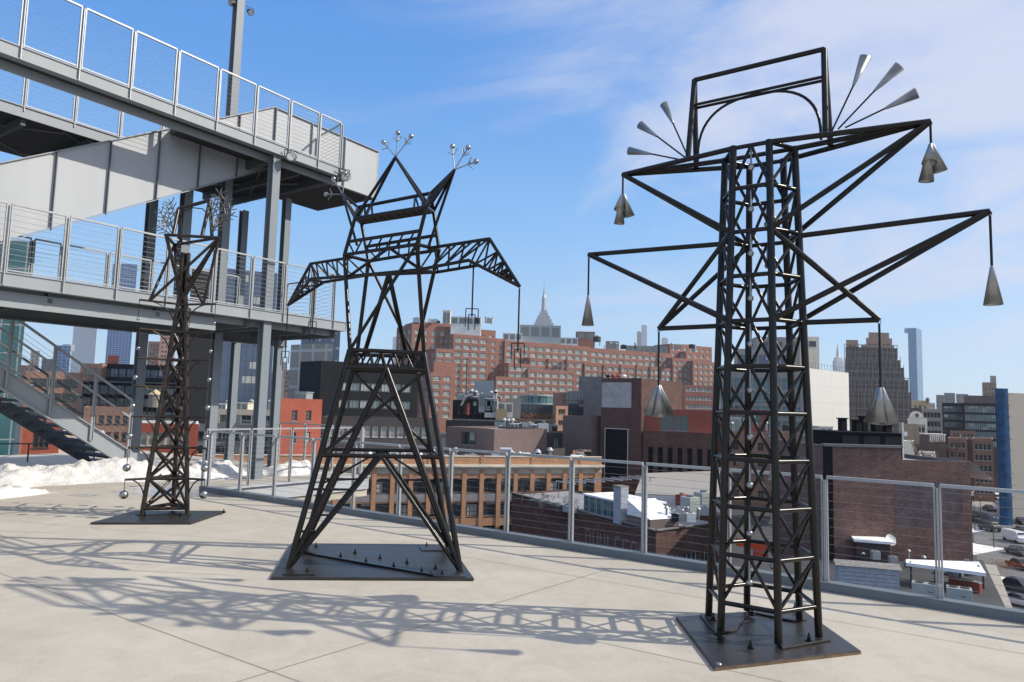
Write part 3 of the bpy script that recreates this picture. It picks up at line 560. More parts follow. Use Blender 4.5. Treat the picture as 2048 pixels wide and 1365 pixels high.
# k: 0=C right, 1=F back right, 2=E back, 3=D left, 4=A front left, 5=B front
T1 = thing('pylon_sculpture', 'black steel pylon sculpture on six legs with hanging silver cones, nearest on the right', 'sculpture', tuple(RC))
pl = [G(1352,1240),G(1430,1343),G(1722,1309),G(1600,1222)]
plate(pl, 0, .026, T1)
m = MB()
q4 = [Vector((p.x,p.y,0)) for p in pl]
cc_ = sum(q4, Vector())/4
m.prism([((cc_+(p-cc_)*1.004).x, (cc_+(p-cc_)*1.004).y) for p in q4], .003, .018); m.build('plate_edge', M['rust_edge'], T1)
plate([hx(4,0,1.12), hx(3,0,1.18), hx(2,0,.9), hx(4,0,.62)], .026, .042, T1, 'foot_plate'); plate([hx(5,0,1.2), hx(0,0,1.2), hx(0,0,.8), hx(5,0,.72)], .026, .042, T1, 'foot_plate'); plate([hx(1,0,1.2), hx(2,0,1.25), hx(2,0,.95), hx(1,0,.85)], .026, .042, T1, 'foot_plate')
for q in [(1501,1298),(1618,1282),(1427,1241),(1504,1231),(1590,1220),(1440,1280)]: bolt(G(q[0],q[1],.042), T1, .85)
m = MB(); p = G(1437,1329,.026); m.ball((p.x,p.y,p.z), .022, sq=(1,1,.6)); m.build('corner_bolt', M['silver'], T1)
for k in range(6): beams('leg', [(hx(k,.04), hx(k,ZT))], .0275, M['tower'], T1, 14)
ZR = [.2525+.3483*i for i in range(11)]
for i, z in enumerate(ZR):
    if i == 10: z = ZT-.015
    beams('ring', [(hx(k,z), hx((k+1)%6,z)) for k in range(6)], .017, M['tower'], T1)
    if i < 10:
        za_, zb_ = z, (ZR[i+1] if i < 9 else ZT-.015)
        mAB = (hx(4,zb_)+hx(5,zb_))/2; mEF = (hx(1,zb_)+hx(2,zb_))/2
        beams('bracing', [(mAB,hx(4,za_)),(mAB,hx(5,za_)),(mEF,hx(1,za_)),(mEF,hx(2,za_)),(hx(0,zb_),hx(5,za_)),(hx(0,zb_),hx(1,za_)),(hx(3,zb_),hx(4,za_)),(hx(3,zb_),hx(2,za_))], .0125, M['tower'], T1)
        for mm, lb in ((mAB,0),(mEF,1)):
            m = MB(); m.tube(mm-Vector((0,0,.01)), mm-Vector((0,0,.155)), .008, 8); rd = m.build('ball_rod', M['silver'], T1)
            m = MB(); m.ball(mm-Vector((0,0,.18)), .024); m.build('ball', M['ball'], rd)
ea = Vector((math.cos(R_(AZR)), math.sin(R_(AZR)), 0)); en = Vector((-ea.y, ea.x, 0))
def RP(x, y): return ONP(x, y, RC, (en.x,en.y))
def rlz(s, z): q = RC+ea*s; return Vector((q.x,q.y,z))
tips = {'t': (1.19,3.75), 'm': (1.52,3.05), 'l': (.838,2.34)}
for sg in (1,-1):
    K = (5,0,1) if sg == 1 else (4,3,2)
    s_, z_ = tips['t']; tp = rlz(sg*s_, z_)
    beams('upper_arm', [(hx(K[0],ZT-.015),tp),(hx(K[1],ZT-.015),tp),(hx(K[2],ZT-.015),tp),(hx(K[0],ZR[8]),tp),(hx(K[2],ZR[8]),tp)], .021, M['tower'], T1, 12)
    s_, z_ = tips['m']; tp = rlz(sg*s_, z_)
    beams('middle_arm', [(hx(K[1],ZR[8]-.02),tp),(hx(K[0],ZR[6]),tp),(hx(K[2],ZR[6]),tp)], .021, M['tower'], T1, 12)
    s_, z_ = tips['l']; tp = rlz(sg*s_, z_)
    beams('lower_arm', [(hx(K[1],ZR[6]),tp),(hx(K[0],ZR[8]),tp),(hx(K[2],ZR[8]),tp)], .020, M['tower'], T1, 12)
beams('cross_chord', [(hx(3,ZT-.015),hx(0,ZT-.015))], .018, M['tower'], T1)
# portal on top
pt = []
for px_, ps in ((1648,97),(1389,162)):
    P = RP(px_,ps); pt.append(P)
zp = (pt[0].z+pt[1].z)/2
for P in pt: P.z = zp
segs = []; feet = []
for i, P in enumerate(pt):
    for sg in (-1,1):
        f = Vector((P.x,P.y,ZT))+en*sg*.105+ea*(.02 if i == 0 else -.02); feet.append(f); segs.append((f,P,.023))
po = beams('portal_frame', segs+[(pt[0],pt[1],.020)], .022, M['tower'], T1, 12)
for sg in (0,1):
    a = feet[sg].lerp(pt[0],.68); b = feet[2+sg].lerp(pt[1],.68); beams('portal_rail', [(a,b)], .0125, M['tower'], po)
ar = []; ca = (pt[0]+pt[1])/2; hw = (pt[0]-pt[1]).length/2-.03
for i in range(25):
    a = math.pi*i/24; ar.append(Vector((ca.x,ca.y,ZT+.02))+ea*(hw*math.copysign(abs(math.cos(a))**.8, math.cos(a)))+Vector((0,0,.475*math.sin(a)**.75)))
m = MB(); m.path(ar, .0115, 8); m.build('portal_arch', M['tower'], po)
# fans of cones beside the portal
for (bx,by),(tx,ty),(mx_,my_),rr in (((1664,262),(1707,171),(1731,114),.052),((1676,259),(1750,181),(1799,133),.052),((1690,256),(1771,217),(1834,186),.052),
                          ((1374,310),(1346,247),(1328,209),.045),((1371,316),(1314,273),(1280,250),.045),((1362,320),(1301,308),(1258,302),.045)):
    b = RP(bx,by); t_ = RP(tx,ty); q = RP(mx_,my_); rd = beams('cone_rod', [(b,t_)], .007, M['tower'], T1, 8); cone(t_, q, rr*.82, rd, 'horn')
# hanging bells
def hang(x, y, yl, P0, n=1, L=.2, r=.055, spread=0.0, lab=None, side=0):
    P = P0.copy(); zb = P.z-(yl-y)/FPX*P.y*1.0
    rd = beams('bell_rod', [(P-Vector((0,0,.03)), Vector((P.x,P.y,zb)))], .0085, M['tower'], T1, 8)
    m = MB()
    for k in range(10):
        a0 = 2*math.pi*k/10; a1 = 2*math.pi*(k+1)/10; m.tube(P+Vector((0,0,-.015))+ea*(.012*math.cos(a0))+Vector((0,0,.014*math.sin(a0))), P+Vector((0,0,-.015))+ea*(.012*math.cos(a1))+Vector((0,0,.014*math.sin(a1))), .003, 5)
    m.build('eye_ring', M['silver'], rd)
    tip = Vector((P.x,P.y,zb))
    if n == 3:
        for (dx,dy,dz) in ((-.036,-.035,-.150),(.064,.01,-.195),(-.024,.03,-.262)): cone(tip+Vector((dx*.2,dy*.2,0)), tip+Vector((dx,dy,dz)), r, rd, 'bell')
    elif n == 1: cone(tip, tip-Vector((0,0,L)), r, rd, 'bell')
    else:
        for k in range(n):
            a = 2*math.pi*(k+side)/n; o = Vector((math.cos(a), math.sin(a), 0))
            ll = L*(1.0 if k != n-1 or n > 3 else 1.35); sp_ = spread*(1 if k != n-1 or n > 3 else .35)
            cone(tip+o*.012, tip+o*sp_-Vector((0,0,ll*math.sqrt(max(.1,1-(sp_/ll)**2)))), r, rd, 'bell')
hang(1862,250,299,rlz(1.19,3.75),3,.185,.050,.062,side=.55); hang(1238,358,400,rlz(-1.19,3.75),3,.18,.048,.055,side=.55)
hang(1980,425,538,rlz(1.52,3.05),1,.265,.058); hang(1173,515,599,rlz(-1.52,3.05),1,.275,.056)
hang(1757,640,777,rlz(.838,2.34),4,.262,.060,.060,side=.5); hang(1316,662,776,rlz(-.838,2.34),5,.268,.058,.085,side=.75)
# ---------------------------------------------------------------- middle sculpture : cat eared pylon
MC = Vector((-1.34,7.43,0)); AZM = -32.5
T2 = thing('pylon_sculpture', 'black steel lattice pylon sculpture with pointed ears and silver balls in the middle', 'sculpture', tuple(MC))
mp_ = [G(541,1161),G(948,1163),G(900,1094),G(582,1092)]
plate(mp_, 0, .03, T2)
FL,FR,BR,BL = [Vector(p) for p in ((-2.09,6.90,.03),(-.44,6.98,.03),(-.66,8.18,.03),(-2.24,7.95,.03))]
WFL,WFR,WBR,WBL = G(700,698,2.19),G(848,705,2.19),G(829,712,2.19),G(714,708,2.19)
for P in (WFL,WFR,WBR,WBL): P.z = 2.18
zl = 2.0
def atz(a, b, z): t = (z-a.z)/(b.z-a.z); return a.lerp(b, t)
VFL,VFR,VBR,VBL = [atz(a,b,zl) for a,b in ((FL,WFL),(FR,WFR),(BR,WBR),(BL,WBL))]
zr = 1.11
QFL,QFR,QBR,QBL = [atz(a,b,zr) for a,b in ((FL,WFL),(FR,WFR),(BR,WBR),(BL,WBL))]
for a, b in ((FL,WFL),(FR,WFR),(BR,WBR),(BL,WBL)): beams('leg', [(a,b)], .030, M['tower'], T2, 12)
cfv = (VFL+VFR)/2; cbv = (VBL+VBR)/2
for c, a in ((cfv,FL),(cfv,FR),(cbv,BL),(cbv,BR)): beams('inner_leg', [(a,c)], .027, M['tower'], T2, 12)
beams('lower_ring', [(QFL,QFR),(QFR,QBR),(QBR,QBL),(QBL,QFL)], .022, M['tower'], T2)
qf = (QFL+QFR)/2; qb = (QBL+QBR)/2
for c, a in ((qf,FL),(qf,FR),(qb,BL),(qb,BR)): beams('knee_brace', [(a,c)], .020, M['tower'], T2)
for sg_ in ((qb,atz(BL,WBL,.72)),(qb,atz(BR,WBR,.72))): beams('knee_brace', [sg_], .012, M['tower'], T2)
for t in (.38,.78):
    for a, w, q in ((FL,WFL,qf),(BL,WBL,qb),(BR,WBR,qb)):
        z = t*1.0; beams('rung', [(atz(a,w,z), atz(a,q,z))], .012, M['tower'], T2)
for sg_ in ((VFR,QFL),(VBL,QBR)): beams('cross_brace', [sg_], .019, M['tower'], T2)
tr = beams('waist_truss', [(WFL,WFR),(WFR,WBR),(WBR,WBL),(WBL,WFL),(VFL,VFR),(VFR,VBR),(VBR,VBL),(VBL,VFL)], .023, M['tower'], T2)
for (a,b,c,d) in ((WFL,WFR,VFL,VFR),(WBL,WBR,VBL,VBR),(WFL,WBL,VFL,VBL),(WFR,WBR,VFR,VBR)):
    n = 6 if a in (WFL,WBL) and b in (WFR,WBR) else 5
    sg = []
    for k in range(n):
        t0 = k/n; t1 = (k+.5)/n; t2 = (k+1)/n
        sg += [(c.lerp(d,t0),a.lerp(b,t1)),(a.lerp(b,t1),c.lerp(d,t2))]
    beams('truss_web', sg, .0105, M['tower'], tr, 8)
e1 = Vector((math.cos(R_(AZM)), math.sin(R_(AZM)), 0)); e2 = Vector((-e1.y, e1.x, 0))
SW = .19; 
def MP(x, y, d=0.0): return ONP(x, y, MC+e2*d, (e2.x,e2.y))
sFL,sFR,sBR,sBL = MP(689,510,-SW),MP(834,489,-SW),MP(878,500,SW),MP(737,523,SW)
zs = (sFL.z+sFR.z+sBR.z+sBL.z)/4
print('MZS', [round(p.z,3) for p in (sFL,sFR,sBR,sBL)])
hFL,hFR,hBL,hBR = MP(710,437,-SW),MP(853,414,-SW),MP(723,447,SW),MP(867,424,SW)
hT0,hT1 = MP(716,415,0),MP(861,387,0)
print('MH', [round(p.z,3) for p in (hFL,hFR,hBL,hBR,hT0,hT1)])
for a, b in ((WFL,sFL),(WFR,sFR),(WBR,sBR),(WBL,sBL)): beams('upper_leg', [(a,b)], .022, M['tower'], T2)
for a, b in ((sFL,hFL),(sFR,hFR),(sBR,hBR),(sBL,hBL)): beams('neck_post', [(a,b)], .020, M['tower'], T2)
for sg_ in ((sFR,WFL),(sBL,WBR)): beams('cross_brace', [sg_], .018, M['tower'], T2)
ap = MP(778,548,-SW*.5); beams('inner_leg', [(ap, WBL.lerp(WBR,.12)),(ap, WBL.lerp(WBR,.86))], .026, M['tower'], T2)
nFL,nFR,nBL,nBR = sFL.lerp(hFL,.36), sFR.lerp(hFR,.36), sBL.lerp(hBL,.38), sBR.lerp(hBR,.38)
sh = beams('shoulder_truss', [(sFL,sFR),(sFR,sBR),(sBR,sBL),(sBL,sFL),(nFL,nFR),(nBL,nBR)], .019, M['tower'], T2)
for a,b,c,d in ((sFL,sFR,nFL,nFR),(sBL,sBR,nBL,nBR)):
    beams('truss_web', [(a.lerp(b,(k+.1)/7),c.lerp(d,(k+.45)/7)) for k in range(1,7)]+[(a.lerp(b,.14),c)], .0095, M['tower'], sh, 8)
hd = beams('head_truss', [(hFL,hFR),(hBL,hBR),(hFL,hBL),(hFR,hBR),(hT0,hT1),(hT0,hFL),(hT0,hBL),(hT1,hFR),(hT1,hBR)], .019, M['tower'], T2)
sg = []
for k in range(9):
    t0 = (k+.5)/9; sg += [(hFL.lerp(hFR,t0),hT0.lerp(hT1,(k+1)/10)),(hBL.lerp(hBR,t0),hT0.lerp(hT1,(k+1)/10))] if k in (0,1,7,8) else []
    sg += [(hFL.lerp(hFR,t0),hBL.lerp(hBR,(k+.9)/9))]
beams('truss_web', sg, .011, M['tower'], hd, 8)
for k in (.25,.5,.75): beams('head_plank', [(hFL.lerp(hBL,k),hFR.lerp(hBR,k))], .014, M['tower'], hd, 8)
apx = MP(791,315,0); eL = MP(685,389,0); eR = MP(909,340,0)
beams('centre_peak', [(apx,hFL,.017),(apx,hBL,.017),(apx,hFR,.017),(apx,hBR,.017)], .017, M['tower'], T2)
beams('ear', [(eL,hT0),(eL,hFL),(eL,hBL),(eL,sFL.lerp(sBL,.5).lerp(hT0,.25))], .015, M['tower'], T2)
beams('ear', [(eR,hT1),(eR,hFR),(eR,hBR),(eR,sFR.lerp(sBR,.5)),(eR,hT1.lerp(hFR,.5)),(eR,hT1.lerp(hBR,.5))], .015, M['tower'], T2)
# arms
def arm(top_e, top_b, bfe, bfb, bbe, bbb, tip, name):
    A = MP(*top_e,0); A0 = MP(*top_b,0); F = MP(*bfe,-.15); F0 = MP(*bfb,-SW); Bk = MP(*bbe,.15); B0 = MP(*bbb,SW); T = MP(*tip,0)
    ro = beams(name, [(A0,A),(F0,F),(B0,Bk),(A,T),(F,T),(Bk,T),(F,Bk)], .017, M['tower'], T2)
    sg = []
    for (p,q,r_,s_) in ((A0,A,F0,F),(A0,A,B0,Bk)):
        for k in range(4): sg += [(r_.lerp(s_,(k+.15)/4),p.lerp(q,(k+.45)/4))]+([(r_.lerp(s_,(k+.15)/4),p.lerp(q,(k+.95)/4))] if r_ is F0 and k > 0 else [])
    for (p,q) in ((F,Bk),(A,F),(A,Bk)):
        for k in range(5):
            t0 = 1-.72**k; t1 = 1-.72**(k+1); t2 = t0+(t1-t0)*.5
            sg += [(p.lerp(T,t0),q.lerp(T,t2)),(q.lerp(T,t2),p.lerp(T,t1))]
    beams('truss_web', sg, .010, M['tower'], ro, 8); return A, F, Bk, T, F0, B0
RA = arm((979,478),(856,497),(937,521),(836,540),(957,531),(873,545),(1039,573),'arm')
LA = arm((621,528),(705,515),(622,558),(698,553),(647,565),(735,551),(576,611),'arm')
print('ARM', [round(p.z,3) for p in RA], [round(p.z,3) for p in LA])
beams('lower_chord', [(LA[4],RA[4]),(LA[5],RA[5]),(LA[4],LA[5]),(RA[4],RA[5]),(sFL.lerp(sFR,.62),LA[4]),(sFL.lerp(sFR,.64),RA[4].lerp(RA[5],.2))], .017, M['tower'], T2)
# forks
def fork(P, yl0, yl1, w1, w2, h1, h2):
    P = P.copy(); k = P.y/FPX; top = P-Vector((0,0,.02)); zb = P.z-(yl1-yl0)*k
    b = Vector((P.x,P.y,zb)); rd = beams('fork_rod', [(top, b-Vector((0,0,.08)))], .008, M['tower'], T2, 8)
    x = Vector((1,0,0)); W1 = w1*k/2; W2 = w2*k/2
    m = MB(); m.path([b-x*W1-Vector((0,0,h1*k)), b-x*W1, b+x*W1, b+x*W1-Vector((0,0,h1*k*.85))], .005, 6); m.build('outer_fork', M['tower'], rd)
    c = b-Vector((0,0,12*k)); m = MB(); m.path([c-x*W2-Vector((0,0,h2*k)), c-x*W2, c+x*W2, c+x*W2-Vector((0,0,h2*k*.95))], .005, 6); m.build('inner_fork', M['tower'], rd)
fork(RA[3], 573, 689, 26, 12, 31, 40); fork(RA[1].lerp(RA[2],.5), 528, 622, 25, 13, 36, 32)
fork(LA[3], 611, 704, 15, 8, 28, 26); fork(LA[1].lerp(LA[2],.3), 560, 645, 15, 8, 28, 30)
# antennae with balls
def antenna(base, ball, d=0, r=.021):
    a = MP(*base,0); b = MP(*ball,0); m = MB(); m.tube(a,b,.0055,6)
    ax = (b-a).normalized(); sd_ = ax.cross(e2).normalized(); c = a.lerp(b,.62)
    for s in (-1,1): m.tube(c, c+ax*.055+sd_*s*.065, .0045, 6)
    for s in (-1,1): m.tube(c+ax*.02, c+ax*.065+e2*s*.05, .0045, 6)
    o = m.build('antenna', M['silver'], T2); mm = MB(); mm.ball(b, .0265); mm.build('ball', M['ball'], o)
for b in ((767,285),(796,266),(822,273)): antenna((791,314), b)
for b in ((905,293),(936,295),(952,323)): antenna((909,340), b)
for b in ((652,389),(667,358),(690,347)): antenna((685,389), b)
# plate details
m = MB(); a = G(609,1106,.04); b = G(866,1151,.04); m.obar(a, b, .03, .02); m.build('plate_bar', M['tower'], T2)
for (x,y) in [(603,1092),(632,1094),(603,1100),(681,1114),(710,1107),(732,1124),(760,1117),(787,1134),(814,1127),(843,1144),(871,1138),(884,1151),(853,1093),(614,1146)]:
    bolt(G(x,y,.03), T2, .7)
for pp in ([(565,1151),(631,1151),(633,1140),(572,1140)],[(868,1155),(932,1156),(918,1143),(860,1143)],[(843,1103),(892,1103),(886,1094),(838,1094)]):
    plate([G(x,y,.03) for x,y in pp], .03, .042, T2, 'foot_plate', None, .003)
# ---------------------------------------------------------------- left sculpture : three legged tower with ball arms
T3c = Vector((-4.75,9.98,0))
T3 = thing('pylon_sculpture', 'brown black three legged pylon sculpture with ball pendants and twig antennae, farthest left', 'sculpture', tuple(T3c))
lp_ = [G(180,1050),G(382,1050),G(452,1026)]; lp_.append(lp_[0]+lp_[2]-lp_[1]); plate(lp_, 0, .03, T3)
rb = .335; ZL = 3.88; a0L = math.degrees(math.atan2(9.744-9.98,-4.995+4.75))
def tv(k, z, s=1):
    t = min(z,3.1)/3.1; r = (rb+(.045-rb)*t)*s
    if z > 3.1: r = .045*s
    a = R_(a0L+120*k); lean = .0
    return Vector((T3c.x+r*math.cos(a), T3c.y+r*math.sin(a), z))
# k 0 front left, 1 front right, 2 back
for k in range(3): beams('leg', [(tv(k,.03),tv(k,3.1)),(tv(k,3.1),tv(k,3.72))], .031, M['tower_brown'], T3)
zr3 = [.115,.518,.946,1.37,1.78,2.17,2.57]
beams('base_ring', [(tv(k,.115),tv((k+1)%3,.115)) for k in range(3)], .024, M['tower_brown'], T3)
ctr = Vector((T3c.x,T3c.y,.115)); beams('base_spoke', [(ctr.lerp(tv(k,.115),0)+Vector((0,0,.03)),tv(k,.115)) for k in range(3)], .016, M['tower_brown'], T3)
def out(k, z, L):
    a = R_(a0L+120*k); p = tv(k,z); return Vector((p.x+L*math.cos(a), p.y+L*math.sin(a), z))
for i, z in enumerate(zr3+[2.97]):
    if i == 0: continue
    L = .26+.03*i
    rg = beams('ring', [(tv(k,z),tv((k+1)%3,z)) for k in range(3)], .023, M['tower_brown'], T3)
    zp_ = (zr3+[2.97])[i-1]
    beams('bracing', [(tv(k,z),tv((k+1)%3,zp_)) for k in range(3)]+[(tv((k+1)%3,z),tv(k,zp_)) for k in range(3)], .0185, M['tower_brown'], T3)
    for k in range(3):
        e = out(k,z,L if i < 7 else L+.04); am = beams('outrigger', [(tv(k,z),e)], .016, M['tower_brown'], T3)
        # curved knee
        p0 = out(k,z,L*.8); p1 = out(k,z-.05,L*.25); p2 = tv(k,z-.33)
        cvs = [p0*((1-t)**2)+out(k,z-.04,L*.12)*(2*t*(1-t))+p2*(t*t) for t in [j/8 for j in range(9)]]
        m = MB(); m.path(cvs, .0095, 6); m.build('knee', M['tower_brown'], am)
        hb = .20 if i < 2 else .27; b = e-Vector((0,0,hb)); m = MB(); m.tube(e,b,.0055,6); rd = m.build('pendant_rod', M['tower_brown'], am)
        m = MB(); m.ball(b, .064-.0062*i); rd2 = m.build('ball', M['ball'], am)
# head: inverted triangle
def LP(x, y, Y): return AT(x, y, Y)
tA,tB,tC = LP(331,470,9.75),LP(438,476,9.72),LP(349,490,10.25)
zt3 = (tA.z+tB.z)/2; print('L top z', tA.z, tB.z, tC.z)
bA,bB = out(0,2.97,.38),out(1,2.97,.30); bC = out(2,2.97,.30)
beams('head_triangle', [(tA,tB),(tB,tC),(tC,tA)], .022, M['tower_brown'], T3)
beams('head_brace', [(tA,bC),(tA,tv(1,2.97)),(tB,bA),(tB,tv(2,3.2)),(tC,bA),(tC,bB),(tB,tv(1,3.1)),(tC,tv(0,3.0)),(tA,tv(2,2.97)),(tB,tv(0,2.97)),(tB,bB)], .020, M['tower_brown'], T3)
pA = LP(357,418,9.95); pB = LP(420,401,9.95); pf = []
for P, xs in ((pA,((346,472,9.78),(362,484,10.1))),(pB,((404,472,9.78),(424,472,10.1)))):
    beams('portal_leg', [(LP(*q),P) for q in xs], .026, M['tower_brown'], T3)
beams('portal_bar', [(pA,pB)], .026, M['tower_brown'], T3)
m = MB(); m.path([LP(360,468,9.95),LP(358,440,9.95),LP(365,424,9.95),LP(385,416,9.95),LP(405,418,9.95),LP(418,432,9.95),LP(424,468,9.95)], .008, 6); m.build('portal_arch', M['tower_brown'], T3)
def twig(pts, Y, nb=4):
    m = MB(); P = [LP(x,y,Y) for x,y in pts]; m.path(P, .008, 6)
    a = P[0]; b = P[-1]; ax = (b-a).normalized(); s = ax.cross(Vector((0,1,0))).normalized(); L = (b-a).length
    for k in range(nb):
        c = a.lerp(b, .25+.75*k/nb)
        for sg in (-1,1): m.tube(c, c+ax*.07+s*sg*.085+Vector((0,random.uniform(-.03,.03),0)), .0068, 6)
    m.build('twig', M['twigmetal'], T3)
twig([(343,466),(318,418)],9.8,4); twig([(346,462),(334,404)],10,5); twig([(340,468),(313,450)],9.7,3); twig([(352,440),(338,398)],9.9,3)
twig([(420,452),(443,378)],9.9,5); twig([(424,462),(455,392)],9.8,5); twig([(424,466),(468,410)],10,4); twig([(424,468),(442,440)],9.8,3); twig([(418,440),(433,392)],9.85,4); twig([(345,455),(325,436)],9.85,3); twig([(425,458),(470,425)],9.95,4)
for q in [(290,1032),(360,1033),(372,1030),(447,1026)]: bolt(G(q[0],q[1],.03), T3, .8)
plate([tv(0,0,1.25),tv(1,0,1.25),tv(1,0,.8),tv(0,0,.8)], .03, .042, T3, 'foot_plate')
# ================================================================ city
ZS = -22.0
WCACHE = {}
def winmesh(w, h, fm, gm, rec, nx, ny, fw, sill=True):
    key = (round(w,2), round(h,2), fm, gm, rec, nx, ny, fw)
    if key in WCACHE: return WCACHE[key]
    m = MB(); y1 = rec-.02
    m.quad((0,y1,0),(w,y1,0),(w,y1,h),(0,y1,h),1)
    t = fw; a = y1-.06
    m.box((0,a,0),(w,y1-.003,t)); m.box((0,a,h-t),(w,y1-.003,h)); m.box((0,a,t),(t,y1-.003,h-t)); m.box((w-t,a,t),(w,y1-.003,h-t))
    for i in range(1, nx): x = w*i/nx; m.box((x-t*.35,a+.01,t),(x+t*.35,y1-.004,h-t))
    for j in range(1, ny): z = h*j/ny; m.box((t,a+.015,z-t*.3),(w-t,y1-.005,z+t*.3))
    if sill: m.box((-.08,-.07,-.16),(w+.08,rec-.1,-.003))
    me = bpy.data.meshes.new('window'); me.from_pydata([tuple(v) for v in m.v], [], m.f); me.materials.append(M[fm]); me.materials.append(M[gm]); me.polygons.foreach_set('material_index', m.m); me.update()
    WCACHE[key] = (me, m); return WCACHE[key]
def facade(mb, P, ex, L, z0, z1, spec, root, st_, tint=None):
    n = Vector((ex.y, -ex.x, 0))
    def W(s, z, d=0): return (P.x+ex.x*s-n.x*d, P.y+ex.y*s-n.y*d, z)
    if not spec: mb.quad(W(0,z0), W(L,z0), W(L,z1), W(0,z1)); return
    nc, nr = spec['n'], spec['m']; w, h = spec['w'], spec['h']; ml = spec.get('ml', 1.0); mr_ = spec.get('mr', ml); top = spec.get('top', 1.5); fl = spec.get('fl', 3.5); rec = spec.get('rec', .25)
    pitch = (L-ml-mr_)/nc; w = min(w, pitch*.95)
    ss = []; 
    for i in range(nc): c = ml+pitch*(i+.5); ss.append((c-w/2, c+w/2))
    zs_ = []
    for j in range(nr):
        zt = z1-top-j*fl
        if zt-h <= z0: break
        zs_.append((zt-h, zt))
    S = [0]+[x for p in ss for x in p]+[L]; Z = sorted([z0]+[x for p in zs_ for x in p]+[z1])
    skip = spec.get('skip', ())
    for a in range(len(S)-1):
        for b in range(len(Z)-1):
            if a % 2 == 1 and b % 2 == 1: continue
            mb.quad(W(S[a],Z[b]), W(S[a+1],Z[b]), W(S[a+1],Z[b+1]), W(S[a],Z[b+1]))
    rz = math.atan2(ex.y, ex.x)
    for (s0, s1) in ss:
        for (za, zb) in zs_:
            for q in ((W(s0,za),W(s1,za),W(s1,za,rec),W(s0,za,rec)),(W(s0,zb,rec),W(s1,zb,rec),W(s1,zb),W(s0,zb)),(W(s0,za,rec),W(s0,zb,rec),W(s0,zb),W(s0,za)),(W(s1,za),W(s1,zb),W(s1,zb,rec),W(s1,za,rec))): mb.quad(*q)
            me, m = winmesh(s1-s0, zb-za, spec.get('frame','frame_mid'), spec.get('glass','gl_dark'), rec, spec.get('nx',2), spec.get('ny',2), spec.get('fw',.09), spec.get('sill',True))
            if st_['count'] < 100:
                o = bpy.data.objects.new('window', me); C.objects.link(o); o.parent = root
                q = W(s0, za); o.location = (q[0]-root.location.x, q[1]-root.location.y, q[2]-root.location.z); o.rotation_euler = (0,0,rz); st_['count'] += 1
            else:
                B = st_['bulk']; c, s = math.cos(rz), math.sin(rz); q = W(s0, za)
                vs = [(q[0]+v[0]*c-v[1]*s, q[1]+v[0]*s+v[1]*c, q[2]+v[2]) for v in m.v]; o_ = len(B.v); B.v += vs; B.f += [tuple(i+o_ for i in f) for f in m.f]; B.m += m.m; B.sm += m.sm; st_['mats'] = (M[spec.get('frame','frame_mid')], M[spec.get('glass','gl_dark')])
def azx(x, y, D): p = AT(x, y, D); return Vector((p.x, p.y, 0)), p.z
class Bld:
    def __init__(s, name, label, cat='building', loc=(0,0,0), group=None):
        s.root = thing(name, label, cat, loc, group); s.st = {'count': 0, 'bulk': MB()}
    def block(s, A, B, depth, z0, z1, wall, front=None, left=None, right=None, roof='tar', parapet=.5, rim=None, nm='wall', ddir=None):
        ex = (B-A).normalized(); L = (B-A).length; n = Vector((ex.y,-ex.x,0)); back = -n if ddir is None else ddir
        mb = MB()
        facade(mb, A, ex, L, z0, z1, front, s.root, s.st)
        Cc = B+back*depth; Dd = A+back*depth
        facade(mb, B, back, depth, z0, z1, right, s.root, s.st)
        facade(mb, Dd, -back, depth, z0, z1, left, s.root, s.st)
        mb.quad((Cc.x,Cc.y,z0),(Dd.x,Dd.y,z0),(Dd.x,Dd.y,z1),(Cc.x,Cc.y,z1))
        mb.build(nm, M[wall], s.root)
        rm = MB(); t = .3; zr = z1-parapet
        q = [A+ex*t+back*t, B-ex*t+back*t, Cc-ex*t-back*t, Dd+ex*t-back*t]
        rm.prism([(p.x,p.y) for p in q], zr-.3, zr)
        rm.build('roof', M[roof], s.root)
        pm = MB(); c4 = [A,B,Cc,Dd]
        for i in range(4):      # parapet ring
            a, b, c, d = c4[i], c4[(i+1)%4], q[(i+1)%4], q[i]
            pm.quad((a.x,a.y,z1),(b.x,b.y,z1),(c.x,c.y,z1),(d.x,d.y,z1)); pm.quad((d.x,d.y,z1),(c.x,c.y,z1),(c.x,c.y,zr),(d.x,d.y,zr))
        pm.build('parapet', M[rim or wall], s.root)
        return s
    def done(s):
        if s.st['bulk'].v: tag(s.st['bulk'].build('windows_beyond', list(s.st['mats']), s.root), None, None, None, 'stuff')
        return s.root
def simple(name, label, xl, yl, Dl, xr, Dr, depth, wall, z0=None, cat='building', group=None, **k):
    A, z1 = azx(xl, yl, Dl); B, _ = azx(xr, yl, Dr); z0 = ZS if z0 is None else z0
    c = (A+B)/2; b = Bld(name, label, cat, (c.x, c.y, z0), group)
    if not k.pop('square', False) and 'ddir' not in k:
        e_ = (B-A).normalized(); bk_ = Vector((-e_.y, e_.x, 0)); ra = A.normalized(); rb_ = B.normalized()
        if bk_.cross(rb_).z > 0: k['ddir'] = (Matrix.Rotation(.012,3,'Z') @ rb_) 
        if bk_.cross(ra).z < 0: k['ddir'] = (Matrix.Rotation(-.012,3,'Z') @ ra)
    b.block(A, B, depth, z0, z1, wall, **k); b.A = A; b.B = B; b.z1 = z1
    return b
W_ = lambda **k: k
# ground
m = MB(); R = 2590; m.quad((-R,-300,ZS),(R,-300,ZS),(R,2990,ZS),(-R,2990,ZS)); struct(m, 'ground', M['asphalt'], 'city ground far below the terrace')
